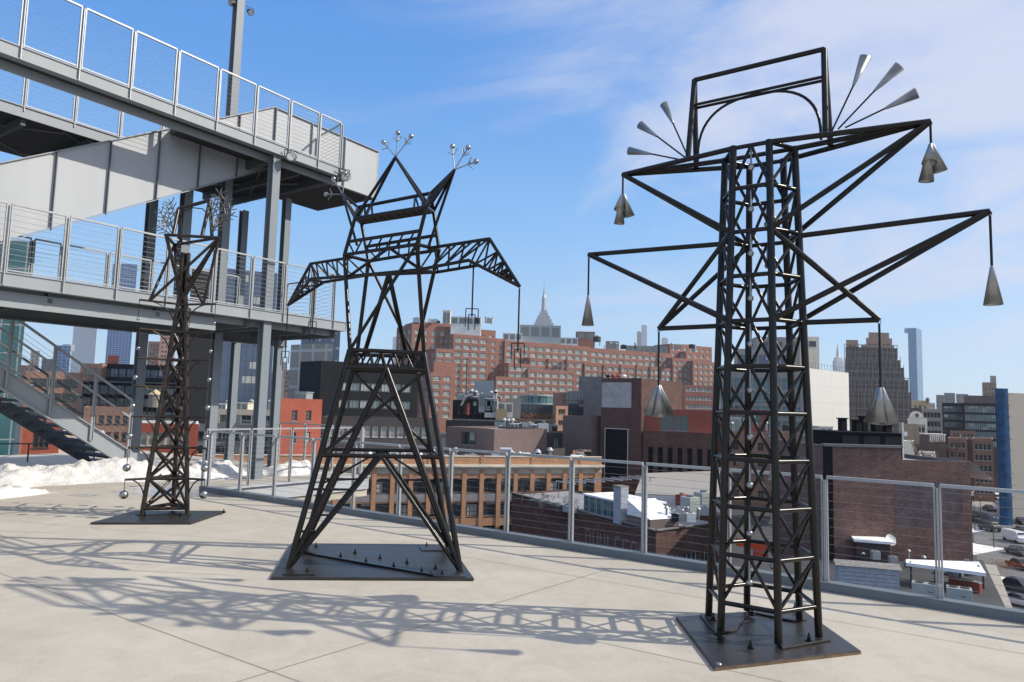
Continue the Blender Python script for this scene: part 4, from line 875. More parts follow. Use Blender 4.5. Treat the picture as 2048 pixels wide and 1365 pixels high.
# ---------------------------------------------------------------- large stepped brick office block
PA = Bld('brick_office_block', 'enormous red brick stepped office block filling the middle skyline', 'building', tuple(azx(1100,700,520)[0])[:2]+(ZS,))
Lp, _ = azx(822,700,440); Rp, _ = azx(1432,700,560); eP = (Rp-Lp).normalized(); nP = Vector((eP.y,-eP.x,0))
def pa(x0, x1, y, off, dep, win=True, wall='bk_red', rows=11, ml=.6, w=4.6, pitch=5.9, top=2.2, split=False, **k):
    def hit(x, yy): return ONP(x, yy, Lp+nP*off, (nP.x,nP.y))
    a = hit(x0, y); b = hit(x1, y); A = Vector((a.x,a.y,0)); B = Vector((b.x,b.y,0)); L = (B-A).length
    sp = W_(n=max(1,round((L-2*ml)/pitch)), m=rows, w=w, h=2.7, ml=ml, top=top, fl=4.5, rec=.45, frame='frame_lt', glass='gl_green', nx=4, ny=2, fw=.16) if win else None
    sd_ = W_(n=max(1,round(dep/9)), m=rows, w=3.6, h=2.7, ml=.8, top=top, fl=4.5, rec=.35, frame='frame_lt', glass='gl_green', nx=3, ny=2, fw=.22) if win else None
    PA.block(A, B, dep, ZS, a.z, wall, sp, sd_, sd_, 'roof_grey', 1.0, 'bk_tan', **k)
pa(861,907,745,16,30,rows=6); pa(872,908,697,12,30,rows=8); pa(907,978,668,8,34,rows=9,w=4.6); pa(868,912,722,14,30,rows=5,win=False)
pa(1017,1060,726,13,24,rows=6); pa(1058,1168,715,10,26,rows=8); pa(1168,1272,725,10.5,26,rows=7); pa(1272,1345,733,10,26,rows=6); pa(992,1056,753,18,20,rows=5); pa(1056,1150,738,15,20,rows=5)
pa(978,1012,676,0,30,rows=7,w=2.6,pitch=5,wall='bk_red'); pa(1010,1180,681,2,32,rows=4,top=3); pa(1180,1340,696,2,32,rows=4,top=3)
pa(824,992,648,-8,30,rows=3,w=3,pitch=6,top=3.5); pa(834,960,643,-14,24,win=False)
pa(1345,1378,716,8,26,rows=8,w=3); pa(1372,1424,703,0,26,rows=8,w=3); pa(1386,1430,722,14,20,rows=6,w=3); pa(1340,1424,688,-8,20,rows=3,w=3)
pr = MB(); 
for x in [905,933,1036,1058,1095,1132,1168,1206,1240,1272,1300,1322,1345]:
    a = ONP(x, 760, Lp+nP*10.6, (nP.x,nP.y)); zt = ONP(x,716 if x < 1168 else 728,Lp+nP*10.6,(nP.x,nP.y)).z; pr.obar((a.x,a.y,ZS),(a.x,a.y,zt-.5), .8, .5, (nP.x,nP.y,0))
tag(pr.build('brick_pier', M['bk_dark'], PA.root), None, None, None, 'stuff')
PA.done()
def rooftop(name, label, x0, x1, y, D, dep, h, mt, cat, group=None, lv='frame_mid'):
    if 'brick office block' in label or 'brick block' in label: D = 440+(x0-822)*.2+(24 if x0 < 1000 else 15)
    A, z1 = azx(x0, y, D); B, _ = azx(x1, y, D); t = thing(name, label, cat, ((A.x+B.x)/2, A.y, z1-h), group)
    ex_ = 7 if D > 400 else 1.2; m = MB(); m.box((A.x,A.y,z1-h-ex_),(B.x,A.y+dep,z1)); m.build('body', M[mt], t)
    w = B.x-A.x; n = max(2, int(w/(h*.8))); m = MB()
    for k in range(n): m.box((A.x+w*(k+.12)/n, A.y-.12*h*.3, z1-h*.85),(A.x+w*(k+.88)/n, A.y-.002, z1-h*.12))
    m.build('louvre', M[lv], t); m = MB(); m.box((A.x-.15,A.y-.15,z1),(B.x+.15,A.y+dep+.15,z1+h*.05)); m.build('cap', M[mt], t)
    return t
rooftop('penthouse', 'large pale louvred cooling penthouse on the brick office block below the spire', 1040,1122,651,475,14,9,'hvac','rooftop plant')
rooftop('penthouse', 'long low white penthouse wall on the brick office block', 1058,1156,674,470,12,5,'white','rooftop plant')
rooftop('penthouse', 'white plant room at the left end of the brick office block roof', 1006,1044,667,470,10,5,'white','rooftop plant')
rooftop('penthouse', 'pale lift tower with small cap on the brick office block', 886,901,622,452,7,10,'cream','rooftop plant')
rooftop('penthouse', 'low pale plant room right of the pale lift tower', 902,962,634,455,8,5,'white','rooftop plant')
rooftop('penthouse', 'brick penthouse beside the round tank on the brick office block', 1154,1190,664,480,10,6,'bk_red','rooftop plant')
rooftop('penthouse', 'small beige plant room on the right half of the brick block roof', 1214,1238,683,500,8,5,'beige','rooftop plant')
rooftop('penthouse', 'pale plant rooms at the right end of the brick block roof', 1255,1335,692,505,8,5,'beige2','rooftop plant')
rooftop('penthouse', 'white plant room above the far right wing of the brick block', 1343,1392,689,540,10,7,'white','rooftop plant')
def tank(label, x, yt, yb, D, w, wood='wood', roofm='tankroof', legs=0):
    c, zt = azx(x, yt, D); _, zb = azx(x, yb, D); r = w*D/FPX/2; t = thing('water_tank', label, 'water tank', (c.x,c.y,zb-legs))
    m = MB(); m.tube((c.x,c.y,zb),(c.x,c.y,zt-(zt-zb)*.3), r, 20, r*.94)
    for k in range(4): z = zb+(zt-zb)*.7*(k+.5)/4; m.tube((c.x,c.y,z),(c.x,c.y,z+.08), r*1.02, 20, r*1.02)
    m.build('barrel', M[wood], t); m = MB(); m.tube((c.x,c.y,zt-(zt-zb)*.3),(c.x,c.y,zt), r*1.06, 20, .05); m.build('conical_roof', M[roofm], t)
    if legs:
        for sx in (-1,1):
            for sy in (-1,1): m = MB(); m.tube((c.x+sx*r*.7,c.y+sy*r*.7,zb-legs),(c.x+sx*r*.7,c.y+sy*r*.7,zb), .12, 6); m.build('leg', M['frame_dk'], t)
    return t
tank('wooden water tank with tan conical roof seen through the left sculpture', 312,779,815,140,27,legs=3)
tank('round dark water tank at the right end of the brick office block penthouse', 1194,671,684,476,16,'darkbrickp','darkbrickp',3)
tank('small water tank on the pale block beyond the scaffolded tower', 1855,795,803,430,7,'wood','wood',2)
# ---------------------------------------------------------------- landmark spire tower
ES = thing('art_deco_skyscraper', 'pale art deco skyscraper with stepped crown and needle spire in the haze', 'skyscraper', tuple(azx(1087,700,2188)[0])[:2]+(ZS,))
M['es'] = glass('limestone_piers', (.40,.40,.40), .7, (7,400), (.17,.19,.22), .9, .12)
ce = azx(1087,640,2188)[0]
def est(wpx, y0, y1, mt='es', dd=1.0):
    w = wpx*2188/FPX; z0 = azx(1087,y0,2188)[1]; z1 = azx(1087,y1,2188)[1]
    m = MB(); m.box((ce.x-w/2,ce.y-w*dd/2,z0),(ce.x+w/2,ce.y+w*dd/2,z1)); m.build('setback', M[mt], ES)
est(56,822,668); est(46,668,657); est(38,657,648); est(31,648,640); est(24,640,633); est(17,633,627); est(12.5,627,622)
def esc(w0, w1, y0, y1, nm, mt='es'):
    a = azx(1087,y0,2188)[1]; b = azx(1087,y1,2188)[1]; m = MB(); m.tube((ce.x,ce.y,a),(ce.x,ce.y,b), w0*2188/FPX/2, 12, w1*2188/FPX/2); m.build(nm, M[mt], ES)
esc(9.5,8.5,622,596,'mast'); esc(8.5,5,596,590,'mast_dome','hvac'); esc(4.2,3.6,590,583,'mast_dome','hvac'); esc(2.6,2.0,583,576,'spire','hvac'); esc(1.5,.5,576,558,'spire','hvac')
# small clock tower
MT = thing('clock_tower', 'slim white clock tower with lantern top left of the scaffolded tower', 'tower', tuple(azx(1676,720,1500)[0])[:2]+(ZS,))
cm_ = azx(1676,720,1500)[0]
for (w, y0, y1, w2) in ((15,835,722,15),(12,722,716,9),(8,716,706,7),(6,706,696,4.5),(3,696,690,2),(1.3,690,683,.3)):
    a = azx(1676,y0,1500)[1]; b = azx(1676,y1,1500)[1]; m = MB(); k = 1500/FPX/2
    if w > 9: m.box((cm_.x-w*k,cm_.y-w*k,a),(cm_.x+w*k,cm_.y+w*k,b))
    else: m.tube((cm_.x,cm_.y,a),(cm_.x,cm_.y,b), w*k, 8, w2*k)
    m.build('tier', M['white'], MT)
def tower(name, label, xl, yt, D, xr, depth, mt, xm=None, dm=0, cat='skyscraper', slant=0):
    A, z = azx(xl, yt, D); B, _ = azx(xr, yt, D+ (0 if xm is None else 0)); c = (A+B)/2; t = thing(name, label, cat, (c.x,c.y,ZS))
    dd_ = (A if A.x > 0 else B).normalized()*depth; poly = [A, B, B+dd_, A+dd_]
    if xm: Mx, _ = azx(xm, yt, D-dm); poly = [A, Mx, B, B+dd_, A+dd_]
    n = len(poly); m = MB(); vs = [(p.x,p.y,ZS) for p in poly]+[(p.x,p.y,z-slant*(p.x-A.x)/max(1,(B.x-A.x))) for p in poly]
    m.add(vs, [tuple(range(n,2*n))]+[(i,(i+1)%n,n+(i+1)%n,n+i) for i in range(n)]); m.build('curtain_wall', M[mt], t)
    m = MB(); q = c+Vector((0,depth*.4,0)); w = (B.x-A.x)*.25; m.box((q.x-w,q.y-w,z-6),(q.x+w,q.y+w,z+2)); m.build('roof_plant', M['hvac'], t)
    return t
tower('glass_skyscraper', 'slender pale blue glass skyscraper right of the scaffolded tower', 1815.5,657,1250,1843,40,'gl_tower',1832,14,slant=2)
tower('glass_skyscraper', 'deep blue glass skyscraper behind the stair galleries at the left', 226,528,1300,275,45,'gl_tower2')
tower('residential_skyscraper', 'white gridded residential skyscraper below the lower gallery', 150,622,1350,197,40,'gl_white')
tower('office_slab', 'slate blue office slab left of the white gridded skyscraper', 112,691,850,142,25,'gl_tower2')
tower('glass_office_tower', 'slate glass office tower behind the beige panelled building', 603,662,520,681,30,'gl_blue')
tower('thin_tower', 'thin pale distant tower just left of the brick office block', 786,675,1400,800,20,'gl_white')
tower('thin_tower', 'thin grey tower under construction right of the spire skyscraper', 1283,651,1700,1294,20,'gl_white')
tower('thin_tower', 'short grey twin of the unfinished tower right of the spire', 1274,664,1600,1283,20,'hvac')
tower('thin_tower', 'small distant slab above the brick block roof right end', 1323,677,1500,1336,20,'gl_white')
rnd = random.Random(4)
for i, (x, y, w, D, mt) in enumerate([(62,702,18,1100,'beige'),(84,718,22,900,'greyst'),(536,702,9,1200,'beige'),(547,716,10,1300,'gl_blue'),(560,724,14,1100,'beige'),(570,740,12,800,'bk_tan'),(538,745,16,700,'bk_tan'),(1872,790,16,900,'greyst'),(1888,786,22,1000,'greyst'),(1912,788,24,950,'greyst'),(1938,796,20,700,'beige'),(1856,806,14,900,'beige'),(2060,790,60,900,'greyst'),(20,730,50,700,'bk_tan')]):
    simple('distant_building', ['tan distant block on the far left horizon','grey distant block on the far left horizon','thin beige block on the horizon between the stair columns','tiny blue glass block on the horizon left of the beige panels','beige block on the horizon right of the tiny blue block','low tan block on the horizon beside the last stair column','lower tan block left of it between the stair columns','left grey block on the horizon right of the glass skyscraper','wide grey block second right of the glass skyscraper','widest grey block on the horizon above the black gridded building','beige block on the horizon above the ribbon window building','small beige block just right of the glass skyscraper base','grey block on the horizon past the right edge','tan block low behind the teal glass building'][i], x, y, D, x+w, D, 20, mt, group='distant city blocks on the horizon', roof='roof_grey', front=W_(n=max(2,int(w*D/FPX/5)), m=5, w=2.2, h=2, top=3, fl=5, rec=.3, frame='frame_mid', glass='gl_dark', nx=1, ny=1, fw=.15)).done()
# ---------------------------------------------------------------- scaffolded tower
M['scaf'] = glass('scaffold_netting', (.062,.050,.045), .95, (3.2,5.5), (.13,.105,.09), .30, .5)
SC = Bld('scaffolded_tower', 'dark stepped tower wrapped in scaffolding with beige crown', 'building', tuple(azx(1755,760,420)[0])[:2]+(ZS,))
for (x0,x1,y,D,dep,mt) in ((1690,1822,782,400,60,'scaf'),(1690,1816,757,404,54,'scaf'),(1690,1807,733,408,48,'scaf'),(1690,1800,718,412,42,'scaf'),(1691,1794,694,416,36,'scaf'),(1692,1716,680,418,14,'crown'),(1732,1784,676,426,24,'crown'),(1737,1778,665,430,16,'crown'),(1722,1788,690,420,26,'crown')):
    A, z = azx(x0,y,D); B, _ = azx(x1,y,D); fr = W_(n=max(2,int((x1-x0)/9)), m=1 if y < 690 else 1, w=1.4, h=3, top=3.5, fl=5, rec=.4, frame='frame_mid', glass='gl_dark', nx=1, ny=2) if mt == 'crown' else None
    SC.block(A, B, dep, ZS, z, mt, fr, None, None, 'tar', .4, ddir=A.normalized())
sc_m = MB()
for (x0,x1,y0,y1,D) in ((1689,1823,830,782,398),(1689,1817,782,757,402),(1689,1808,757,733,406),(1689,1801,733,716,410),(1689,1795,716,692,414)):
    A, za = azx(x0,y0,D); B, _ = azx(x1,y0,D); _, zb = azx(x0,y1,D); n = int((x1-x0)/7)
    for k in range(n+1): x = A.x+(B.x-A.x)*k/n; sc_m.obar((x,A.y,za),(x,A.y,zb+1.5), .22, .22, (0,1,0))
    k = za
    while k < zb+1: sc_m.obar((A.x,A.y-.1,k),(B.x,A.y-.1,k), .2, .35); k += 4
sc_m.build('scaffold_frame', M['greyst'], SC.root); SC.done()
# ---------------------------------------------------------------- left side, seen through the stair
simple('glass_building', 'teal glass building at the left edge behind the lower stair', -90,470,62,66,64,24,'gl_teal',roof='roof_grey').done()
simple('brick_row', 'brick terrace row with dark windows beyond the lower stair', 52,742,175,168,180,16,'bk_tan',roof='roof_grey',front=W_(n=6,m=3,w=2.6,h=1.9,top=1.8,fl=3.6,glass='gl_dark',nx=2,ny=2,frame='frame_dk')).done()
simple('brick_townhouse', 'red brick townhouse with arched openings above the snow bank', 47,843,78,122,80,10,'bk_rust',front=W_(n=3,m=3,w=1.0,h=1.5,top=1.4,fl=2.7,glass='gl_dark',nx=1,ny=2,frame='frame_dk'),rim='bk_red').done()
simple('cream_building', 'cream low building with wide dark framed windows above the snow bank', 119,868,84,210,86,10,'cream',front=W_(n=3,m=3,w=2.0,h=1.0,top=.9,fl=1.9,glass='gl_green',nx=4,ny=1,frame='frame_dk')).done()
b = simple('terraced_apartment_block', 'dark grey terraced apartment block with glazed balconies behind the stair', 160,762,200,404,205,26,'darkmetal',front=W_(n=14,m=3,w=2.2,h=2.4,top=1.0,fl=3.6,glass='gl_green',nx=2,ny=1,frame='frame_dk'))
A, z1 = azx(198,727,206); B, _ = azx(372,727,210); b.block(A,B,18,b.z1-1,z1,'darkmetal',W_(n=10,m=1,w=2.2,h=2.4,top=1.4,fl=3.6,glass='gl_blue',nx=2,ny=1,frame='frame_dk'),nm='upper_storey')
A, z1 = azx(162,727,204); B, _ = azx(205,727,204); b.block(A,B,8,b.z1-1,z1,'bk_tan',W_(n=4,m=1,w=1.6,h=2,top=1.2,fl=3,glass='gl_green',nx=2,ny=2),nm='brick_corner')
m = MB()
for y in (762,786,808): a,z = azx(158,y,199.4); c,_ = azx(406,y,204.4); m.obar((a.x,a.y,z),(c.x,c.y,z), .5, .35)
m.build('balcony_slab', M['greyst'], b.root); b.done()
simple('red_box_building', 'small red cube on the skyline left of the stair column', 216,711,330,238,330,6,'bk_rust',front=W_(n=1,m=1,w=1,h=1,top=2,fl=3,glass='gl_dark',nx=1,ny=1)).done()
simple('tan_brick_building', 'tan brick building with small arched windows beyond the lower stair', 168,814,128,272,130,12,'bk_tan',front=W_(n=5,m=3,w=.9,h=1.5,top=1.5,fl=3,glass='gl_dark',nx=1,ny=2,frame='frame_dk')).done()
simple('brick_apartment_tower', 'taller brick apartment tower seen between stair columns', 321,668,560,352,565,22,'bk_tan',front=W_(n=4,m=12,w=1.8,h=1.8,top=2.5,fl=3.6,glass='gl_dark',nx=1,ny=1)).done()
simple('brick_apartment_tower', 'shorter brick apartment tower left of its taller neighbour', 297,683,600,320,600,20,'bk_tan',front=W_(n=3,m=10,w=1.8,h=1.8,top=2.5,fl=3.6,glass='gl_dark',nx=1,ny=1)).done()
simple('red_townhouse_row', 'bright red brick townhouses with white stone bands behind the left sculpture', 262,846,92,398,94,12,'bk_rust',rim='white',front=W_(n=6,m=3,w=1.0,h=1.7,top=1.2,fl=3.0,glass='gl_green',nx=1,ny=2,frame='frame_lt')).done()
b = simple('glass_office_building', 'tall dark glass office building behind the stair columns', 440,536,180,556,186,26,'gl_blue',right=None); b.done()
simple('metal_clad_core', 'dark ribbed metal core beside the tall glass office building', 384,536,176,440,180,20,'darkmetal').done()
simple('low_beige_building', 'low beige rooftop building with terrace between the stair columns', 430,818,150,556,152,14,'beige',front=W_(n=5,m=2,w=2.6,h=1.7,top=1.2,fl=3.2,glass='gl_dark',nx=2,ny=1),roof='roof_grey').done()
simple('low_grey_building', 'low grey building with long ribbon windows behind the landing', 380,853,118,560,120,14,'greyst',front=W_(n=6,m=4,w=4,h=1.3,top=.8,fl=2.4,glass='gl_dark',nx=4,ny=1,frame='frame_dk')).done()
# ---------------------------------------------------------------- centre left
simple('rust_brick_building', 'bright rust coloured brick building right of the stair columns', 563,797,113,645,120,14,'bk_rust',front=W_(n=2,m=3,w=1.1,h=1.7,top=1.9,fl=3.6,ml=1.3,glass='gl_dark',nx=2,ny=3,frame='frame_mid'),roof='roof_grey').done()
M['panelgrid'] = glass('beige_panel_grid', (.40,.36,.30), .8, (6,6), (.62,.60,.55), .45, .1)
simple('beige_panelled_building', 'beige building of large square panels above the black block', 582,690,235,666,225,18,'panelgrid').done()
simple('black_block', 'plain black cladding block left of the middle sculpture', 601,724,165,643,158,16,'darkmetal').done()
b = simple('black_glass_building', 'black building with bands of pale windows behind the middle sculpture', 643,722,157,838,165,18,'darkmetal',front=W_(n=7,m=4,w=3.2,h=1.9,top=4.6,fl=3.9,ml=4.2,mr=1.5,glass='gl_green',nx=3,ny=1,frame='frame_dk'),roof='snow_roof'); b.done()
simple('dark_brick_building', 'dark brick building with pale sash windows behind the middle sculpture', 645,834,128,872,132,12,'darkbrickp',front=W_(n=12,m=2,w=.95,h=1.8,top=1.6,fl=4.2,ml=1.2,glass='gl_green',nx=1,ny=2,frame='frame_lt'),roof='roof_grey').done()
simple('white_roof_building', 'low building with snowy roof and wide glazing left of the mauve block', 866,868,150,905,150,10,'greyst',front=W_(n=3,m=2,w=1.2,h=1.6,top=.8,fl=2.6,glass='gl_green',nx=1,ny=1,frame='frame_lt'),roof='snow_roof').done()
# orange building
OB = Bld('orange_brick_building', 'long orange brick warehouse with cream cornice behind the railing', 'building', tuple(azx(900,980,120)[0])[:2]+(ZS,))
A, _ = azx(380,938,108); B, _ = azx(1203,951,127); z = azx(870,934,117.5)[1]; zc1 = z
ex = (B-A).normalized(); L = (B-A).length; nb_ = 22
OB.block(A,B,34,ZS,z-.3,'bk_orange',W_(n=nb_,m=3,w=2.25,h=2.35,top=1.75,fl=3.95,ml=.6,mr=1.0,glass='gl_dark',nx=3,ny=3,frame='frame_dk',fw=.11,rec=.4),roof='snow_roof',parapet=.3)
def along(s, z, d=0): n = Vector((ex.y,-ex.x,0)); p = A+ex*s+n*d; return Vector((p.x,p.y,z))
m = MB(); m.obar(along(-.3,z+.12,.30), along(L+.3,z+.12,.30), .9, .34); m.obar(along(0,z-.18,.16), along(L,z-.18,.16), .4, .26); m.build('cornice', M['cream'], OB.root)
m = MB(); m.obar(along(0,z-.78,.05), along(L,z-.78,.05), .12, .9); m.build('frieze', M['beige'], OB.root)
m = MB(); m.obar(along(0,z+.95,-.25), along(L,z+.95,-.25), .45, 1.3); m.build('attic_parapet', M['bk_orange'], OB.root)
m = MB(); m.obar(along(0,z+1.68,-.25), along(L,z+1.68,-.25), .62, .14); m.build('coping', M['cream'], OB.root)
pitch = (L-1.6)/nb_
for k in range(nb_+1):
    s = .6+pitch*k; m = MB(); m.obar(along(s,ZS,.08), along(s,z-.6,.08), .72, .24, (ex.y,-ex.x,0)); m.obar(along(s,z-.62,.14), along(s,z-.30,.14), .86, .34, (ex.y,-ex.x,0)); m.build('brick_pier', M['bk_orange'], OB.root)
    if k % 3 == 0: m = MB(); m.obar(along(s,z+.30,.02), along(s,z+1.8,.02), .5, .16, (ex.y,-ex.x,0)); m.build('parapet_pier', M['bk_orange'], OB.root)
for k in range(nb_):
    s = .6+pitch*(k+.5); zz0 = z-.3-1.75-2.35; m = MB(); m.obar(along(s-1.12,zz0-.78,.03), along(s+1.12,zz0-.78,.03), .10, 1.2)
    for q in (-.55,0,.55): m.obar(along(s+q-.2,zz0-.78,.085), along(s+q+.2,zz0-.78,.085), .02, .8)
    m.build('spandrel_panel', M['spandrel'], OB.root)
    m = MB(); seg = [along(s+1.13*math.cos(a),z-.3-1.75-.12+.30*math.sin(a),.03) for a in [math.pi*j/8 for j in range(9)]]
    for a_, b_ in zip(seg, seg[1:]): m.obar(a_, b_, .12, .22)
    m.build('window_arch', M['bk_tan'], OB.root)
OB.done()
# mauve group
simple('mauve_brick_building', 'mauve brick building with recessed terrace and slanted shadow', 893,853,150,989,140,16,'mauve',square=True,roof='roof_grey',front=W_(n=1,m=1,w=4.6,h=2.6,top=.9,fl=4,ml=2.4,mr=3,glass='gl_dark',nx=3,ny=1,rec=1.0)).done()
simple('mauve_brick_wing', 'dark low wing with three narrow pale windows between mauve blocks', 990,862,165,1205,160,14,'darkbrickp',roof='roof_grey',front=W_(n=6,m=1,w=.9,h=2.2,top=1.3,fl=4,glass='gl_green',nx=1,ny=1,frame='frame_lt'),rim='mauve').done()
simple('mauve_stair_block', 'tall mauve block beside the brick tower with grey patch', 1126,831,158,1183,152,12,'mauve',square=True,roof='roof_grey').done()
simple('mauve_parapet_block', 'long low dark block under the rooftop machinery', 892,840,172,1036,170,14,'darkbrickp',roof='roof_grey',rim='greyst').done()
simple('machinery_building', 'dark building crowded with rooftop machinery before the brick office block', 906,800,205,996,203,16,'darkmetal',roof='tar',front=W_(n=7,m=2,w=.5,h=2.6,top=1.2,fl=4,glass='gl_dark',nx=1,ny=1)).done()
simple('grey_screen_building', 'plain grey louvred box above the rooftop machinery', 949,761,260,988,258,10,'hvac').done()
simple('beige_plant_box', 'small tan box lit by the sun beside the machinery', 992,818,196,1014,196,5,'tankroof').done()
simple('pale_plant_block', 'pale concrete block beside the curved glass building', 1012,797,225,1042,225,8,'beige2',roof='snow_roof').done()
# curved glass
cg = thing('curved_glass_building', 'low building with curved glass front below the brick office block', 'building', tuple(azx(1075,800,250)[0])[:2]+(ZS,))
c0, zt = azx(1072,793,262); _, zm = azx(1072,808,250); m = MB(); m.tube((c0.x,c0.y,zm),(c0.x,c0.y,zt), 6.2, 32, 6.2); m.build('glass_drum', M['gl_teal'], cg)
m = MB(); m.tube((c0.x,c0.y,zt),(c0.x,c0.y,zt+.6), 6.6, 32, 6.6); m.tube((c0.x,c0.y,zm-.2),(c0.x,c0.y,zm+.3), 7.4, 32, 7.4); m.build('roof_disc', M['hvac'], cg)
a_, _ = azx(1040,810,250); b_, _ = azx(1110,810,250); m = MB(); m.box((a_.x,a_.y,ZS),(b_.x,b_.y+14,zm-.2)); m.build('glass_base', M['gl_black'], cg)
simple('brick_lift_shaft', 'narrow brick lift shaft right of the curved glass building', 1106,786,240,1124,232,8,'bk_tan',square=True).done()
simple('green_glass_building', 'black framed building with green glass fins left of the brick tower', 1133,783,205,1168,196,14,'gl_black',right=W_(n=7,m=1,w=.8,h=4,top=1,fl=5,glass='gl_green',nx=1,ny=1,frame='frame_lt')).done()
simple('ribbed_metal_building', 'ribbed grey metal plant enclosure above the green glass building', 1158,753,225,1206,222,8,'greyst').done()
simple('terrace_building', 'low building with orange autumn shrubs and glass roof rail', 1014,838,215,1125,212,10,'bk_tan',roof='roof_grey',front=W_(n=8,m=1,w=1.6,h=1.8,top=.8,fl=3,glass='gl_dark',nx=1,ny=1)).done()
# brick tower with grey patch
b = simple('brick_tower', 'brick tower with grey render patch and tall black panel', 1203,757,152,1283,146,20,'bk_dark',square=True,roof='roof_grey',rim='stucco',right=None)
fa = b.A; fb = b.B; fe = (fb-fa).normalized(); fn = Vector((fe.y,-fe.x,0)); FL_ = (fb-fa).length
def onf(s, z, d=.0): p = fa+fe*s+fn*d; return Vector((p.x,p.y,z))
m = MB(); zz0 = azx(1205,815,152)[1]; zz1 = b.z1-.9; m.obar(onf(.15,(zz0+zz1)/2,.03), onf(FL_*.76,(zz0+zz1)/2,.03), .06, zz1-zz0); m.build('render_patch', M['stucco'], b.root)
m = MB(); za = azx(1214,858,150)[1]; zb = azx(1214,957,150)[1]; m.obar(onf(FL_*.13,(za+zb)/2,.05), onf(FL_*.68,(za+zb)/2,.05), .1, za-zb); m.build('black_panel', M['black'], b.root)
m = MB()
for (s0,s1,q0,q1) in ((.11,.13,za,zb),(.68,.70,za,zb)): m.obar(onf(FL_*(s0+s1)/2,zb,.09), onf(FL_*(s0+s1)/2,za+.1,.09), .14, .12, (fe.y,-fe.x,0))
m.obar(onf(FL_*.11,za+.08,.09), onf(FL_*.70,za+.08,.09), .12, .14); m.obar(onf(FL_*.11,zb-.06,.09), onf(FL_*.70,zb-.06,.09), .12, .14); m.build('panel_frame', M['frame_lt'], b.root)
b.done()
for i,(x,r,mt) in enumerate(((1216,.5,'black'),(1227,.7,'bk_rust'),(1237,.55,'bk_rust'),(1248,.6,'white'))):
    c,z = azx(x,751,156); t = thing('roof_vent', ['black','dark red','smaller red','white'][i]+' rounded vent on top of the brick tower','roof vent',(c.x,c.y,z-1.2)); m = MB(); m.tube((c.x,c.y,z-1.6),(c.x,c.y,z-.3),r*.5,12); m.build('pipe',M['frame_mid'],t); m = MB(); m.ball((c.x,c.y,z-.2),r,sq=(1,1,.7)); m.build('cowl',M[mt],t)
b = simple('brick_wing', 'brick warehouse wing with tall dark slot windows and red penthouse', 1286,862,146,1436,142,22,'bk_dark',roof='snow_roof',front=W_(n=7,m=1,w=1.1,h=7.5,top=3.2,fl=9,ml=.6,glass='black',nx=1,ny=4,rec=.5,frame='frame_dk',sill=False))
A2, z2 = azx(1288,818,147.5); B2, _ = azx(1428,818,144.5); b.block(A2,B2,13,b.z1-.5,z2,'redmetal',W_(n=2,m=1,w=5.5,h=3.1,top=1.2,fl=5,ml=3.2,mr=5,glass='gl_dark',nx=4,ny=1,rec=.3),roof='snow_roof',parapet=.1,rim='white',nm='penthouse'); b.done()
# dark ghost sign building
z_g = -12.5
gA = G(1024,986,z_g); gB = G(1312,1062,z_g); gC = G(1445,1045,z_g); gA.z = gB.z = gC.z = 0
ge = (gB-gA).normalized(); g2 = (gC-gB).normalized(); gD = gA+(gC-gB)
gs = Bld('ghost_sign_building', 'dark brick warehouse with faded painted lettering below the railing', 'building', (gB.x,gB.y,ZS))
mb = MB(); gn = Vector((ge.y,-ge.x,0))
mb.quad((gA.x,gA.y,ZS),(gB.x,gB.y,ZS),(gB.x,gB.y,z_g),(gA.x,gA.y,z_g)); facade(mb, gB, g2, (gC-gB).length, ZS, z_g, W_(n=3,m=1,w=2.6,h=3.0,top=3.2,fl=4,ml=1.2,glass='gl_dark',nx=3,ny=1,frame='frame_lt',rec=.3), gs.root, gs.st); mb.quad((gC.x,gC.y,ZS),(gD.x,gD.y,ZS),(gD.x,gD.y,z_g),(gC.x,gC.y,z_g)); mb.quad((gD.x,gD.y,ZS),(gA.x,gA.y,ZS),(gA.x,gA.y,z_g),(gD.x,gD.y,z_g)); mb.build('wall', M['bk_dark'], gs.root)
m = MB(); m.prism([(p.x,p.y) for p in (gA,gB,gC,gD)], z_g-.5, z_g-.35); m.build('roof', M['roof_grey'], gs.root)
m = MB()
for p, q in ((gA,gB),(gB,gC)): m.obar((p.x,p.y,z_g+.06),(q.x,q.y,z_g+.06), .45, .14)
m.build('coping', M['greyst'], gs.root)
# faded lettering strokes on the long wall
LET = {'D':[(0,0,0,2),(0,2,.8,1.8),(.8,1.8,.9,.3),(.9,.3,0,0)], 'U':[(0,2,0,.2),(0,.2,.9,.2),(.9,.2,.9,2)], 'L':[(0,2,0,0),(0,0,.8,0)], 'C':[(.9,2,0,2),(0,2,0,0),(0,0,.9,0)], 'A':[(0,0,0,2),(0,2,.9,2),(.9,2,.9,0),(0,1,.9,1)], 'E':[(.9,2,0,2),(0,2,0,0),(0,0,.9,0),(0,1,.7,1)]}
gL = (gB-gA).length; M['ghost'] = mat('faded_sign_paint', (.22,.19,.18), .95, 0, .3, 3, c2=(.12,.07,.06)); M['whitewash'] = mat('flaked_whitewash', (.20,.15,.14), .95, 0, .5, 5, c2=(.085,.045,.04))
def gp(s, z, d=.02): p = gA+ge*s+gn*d; return Vector((p.x,p.y,z))
s0 = gL*.60
lt = MB()
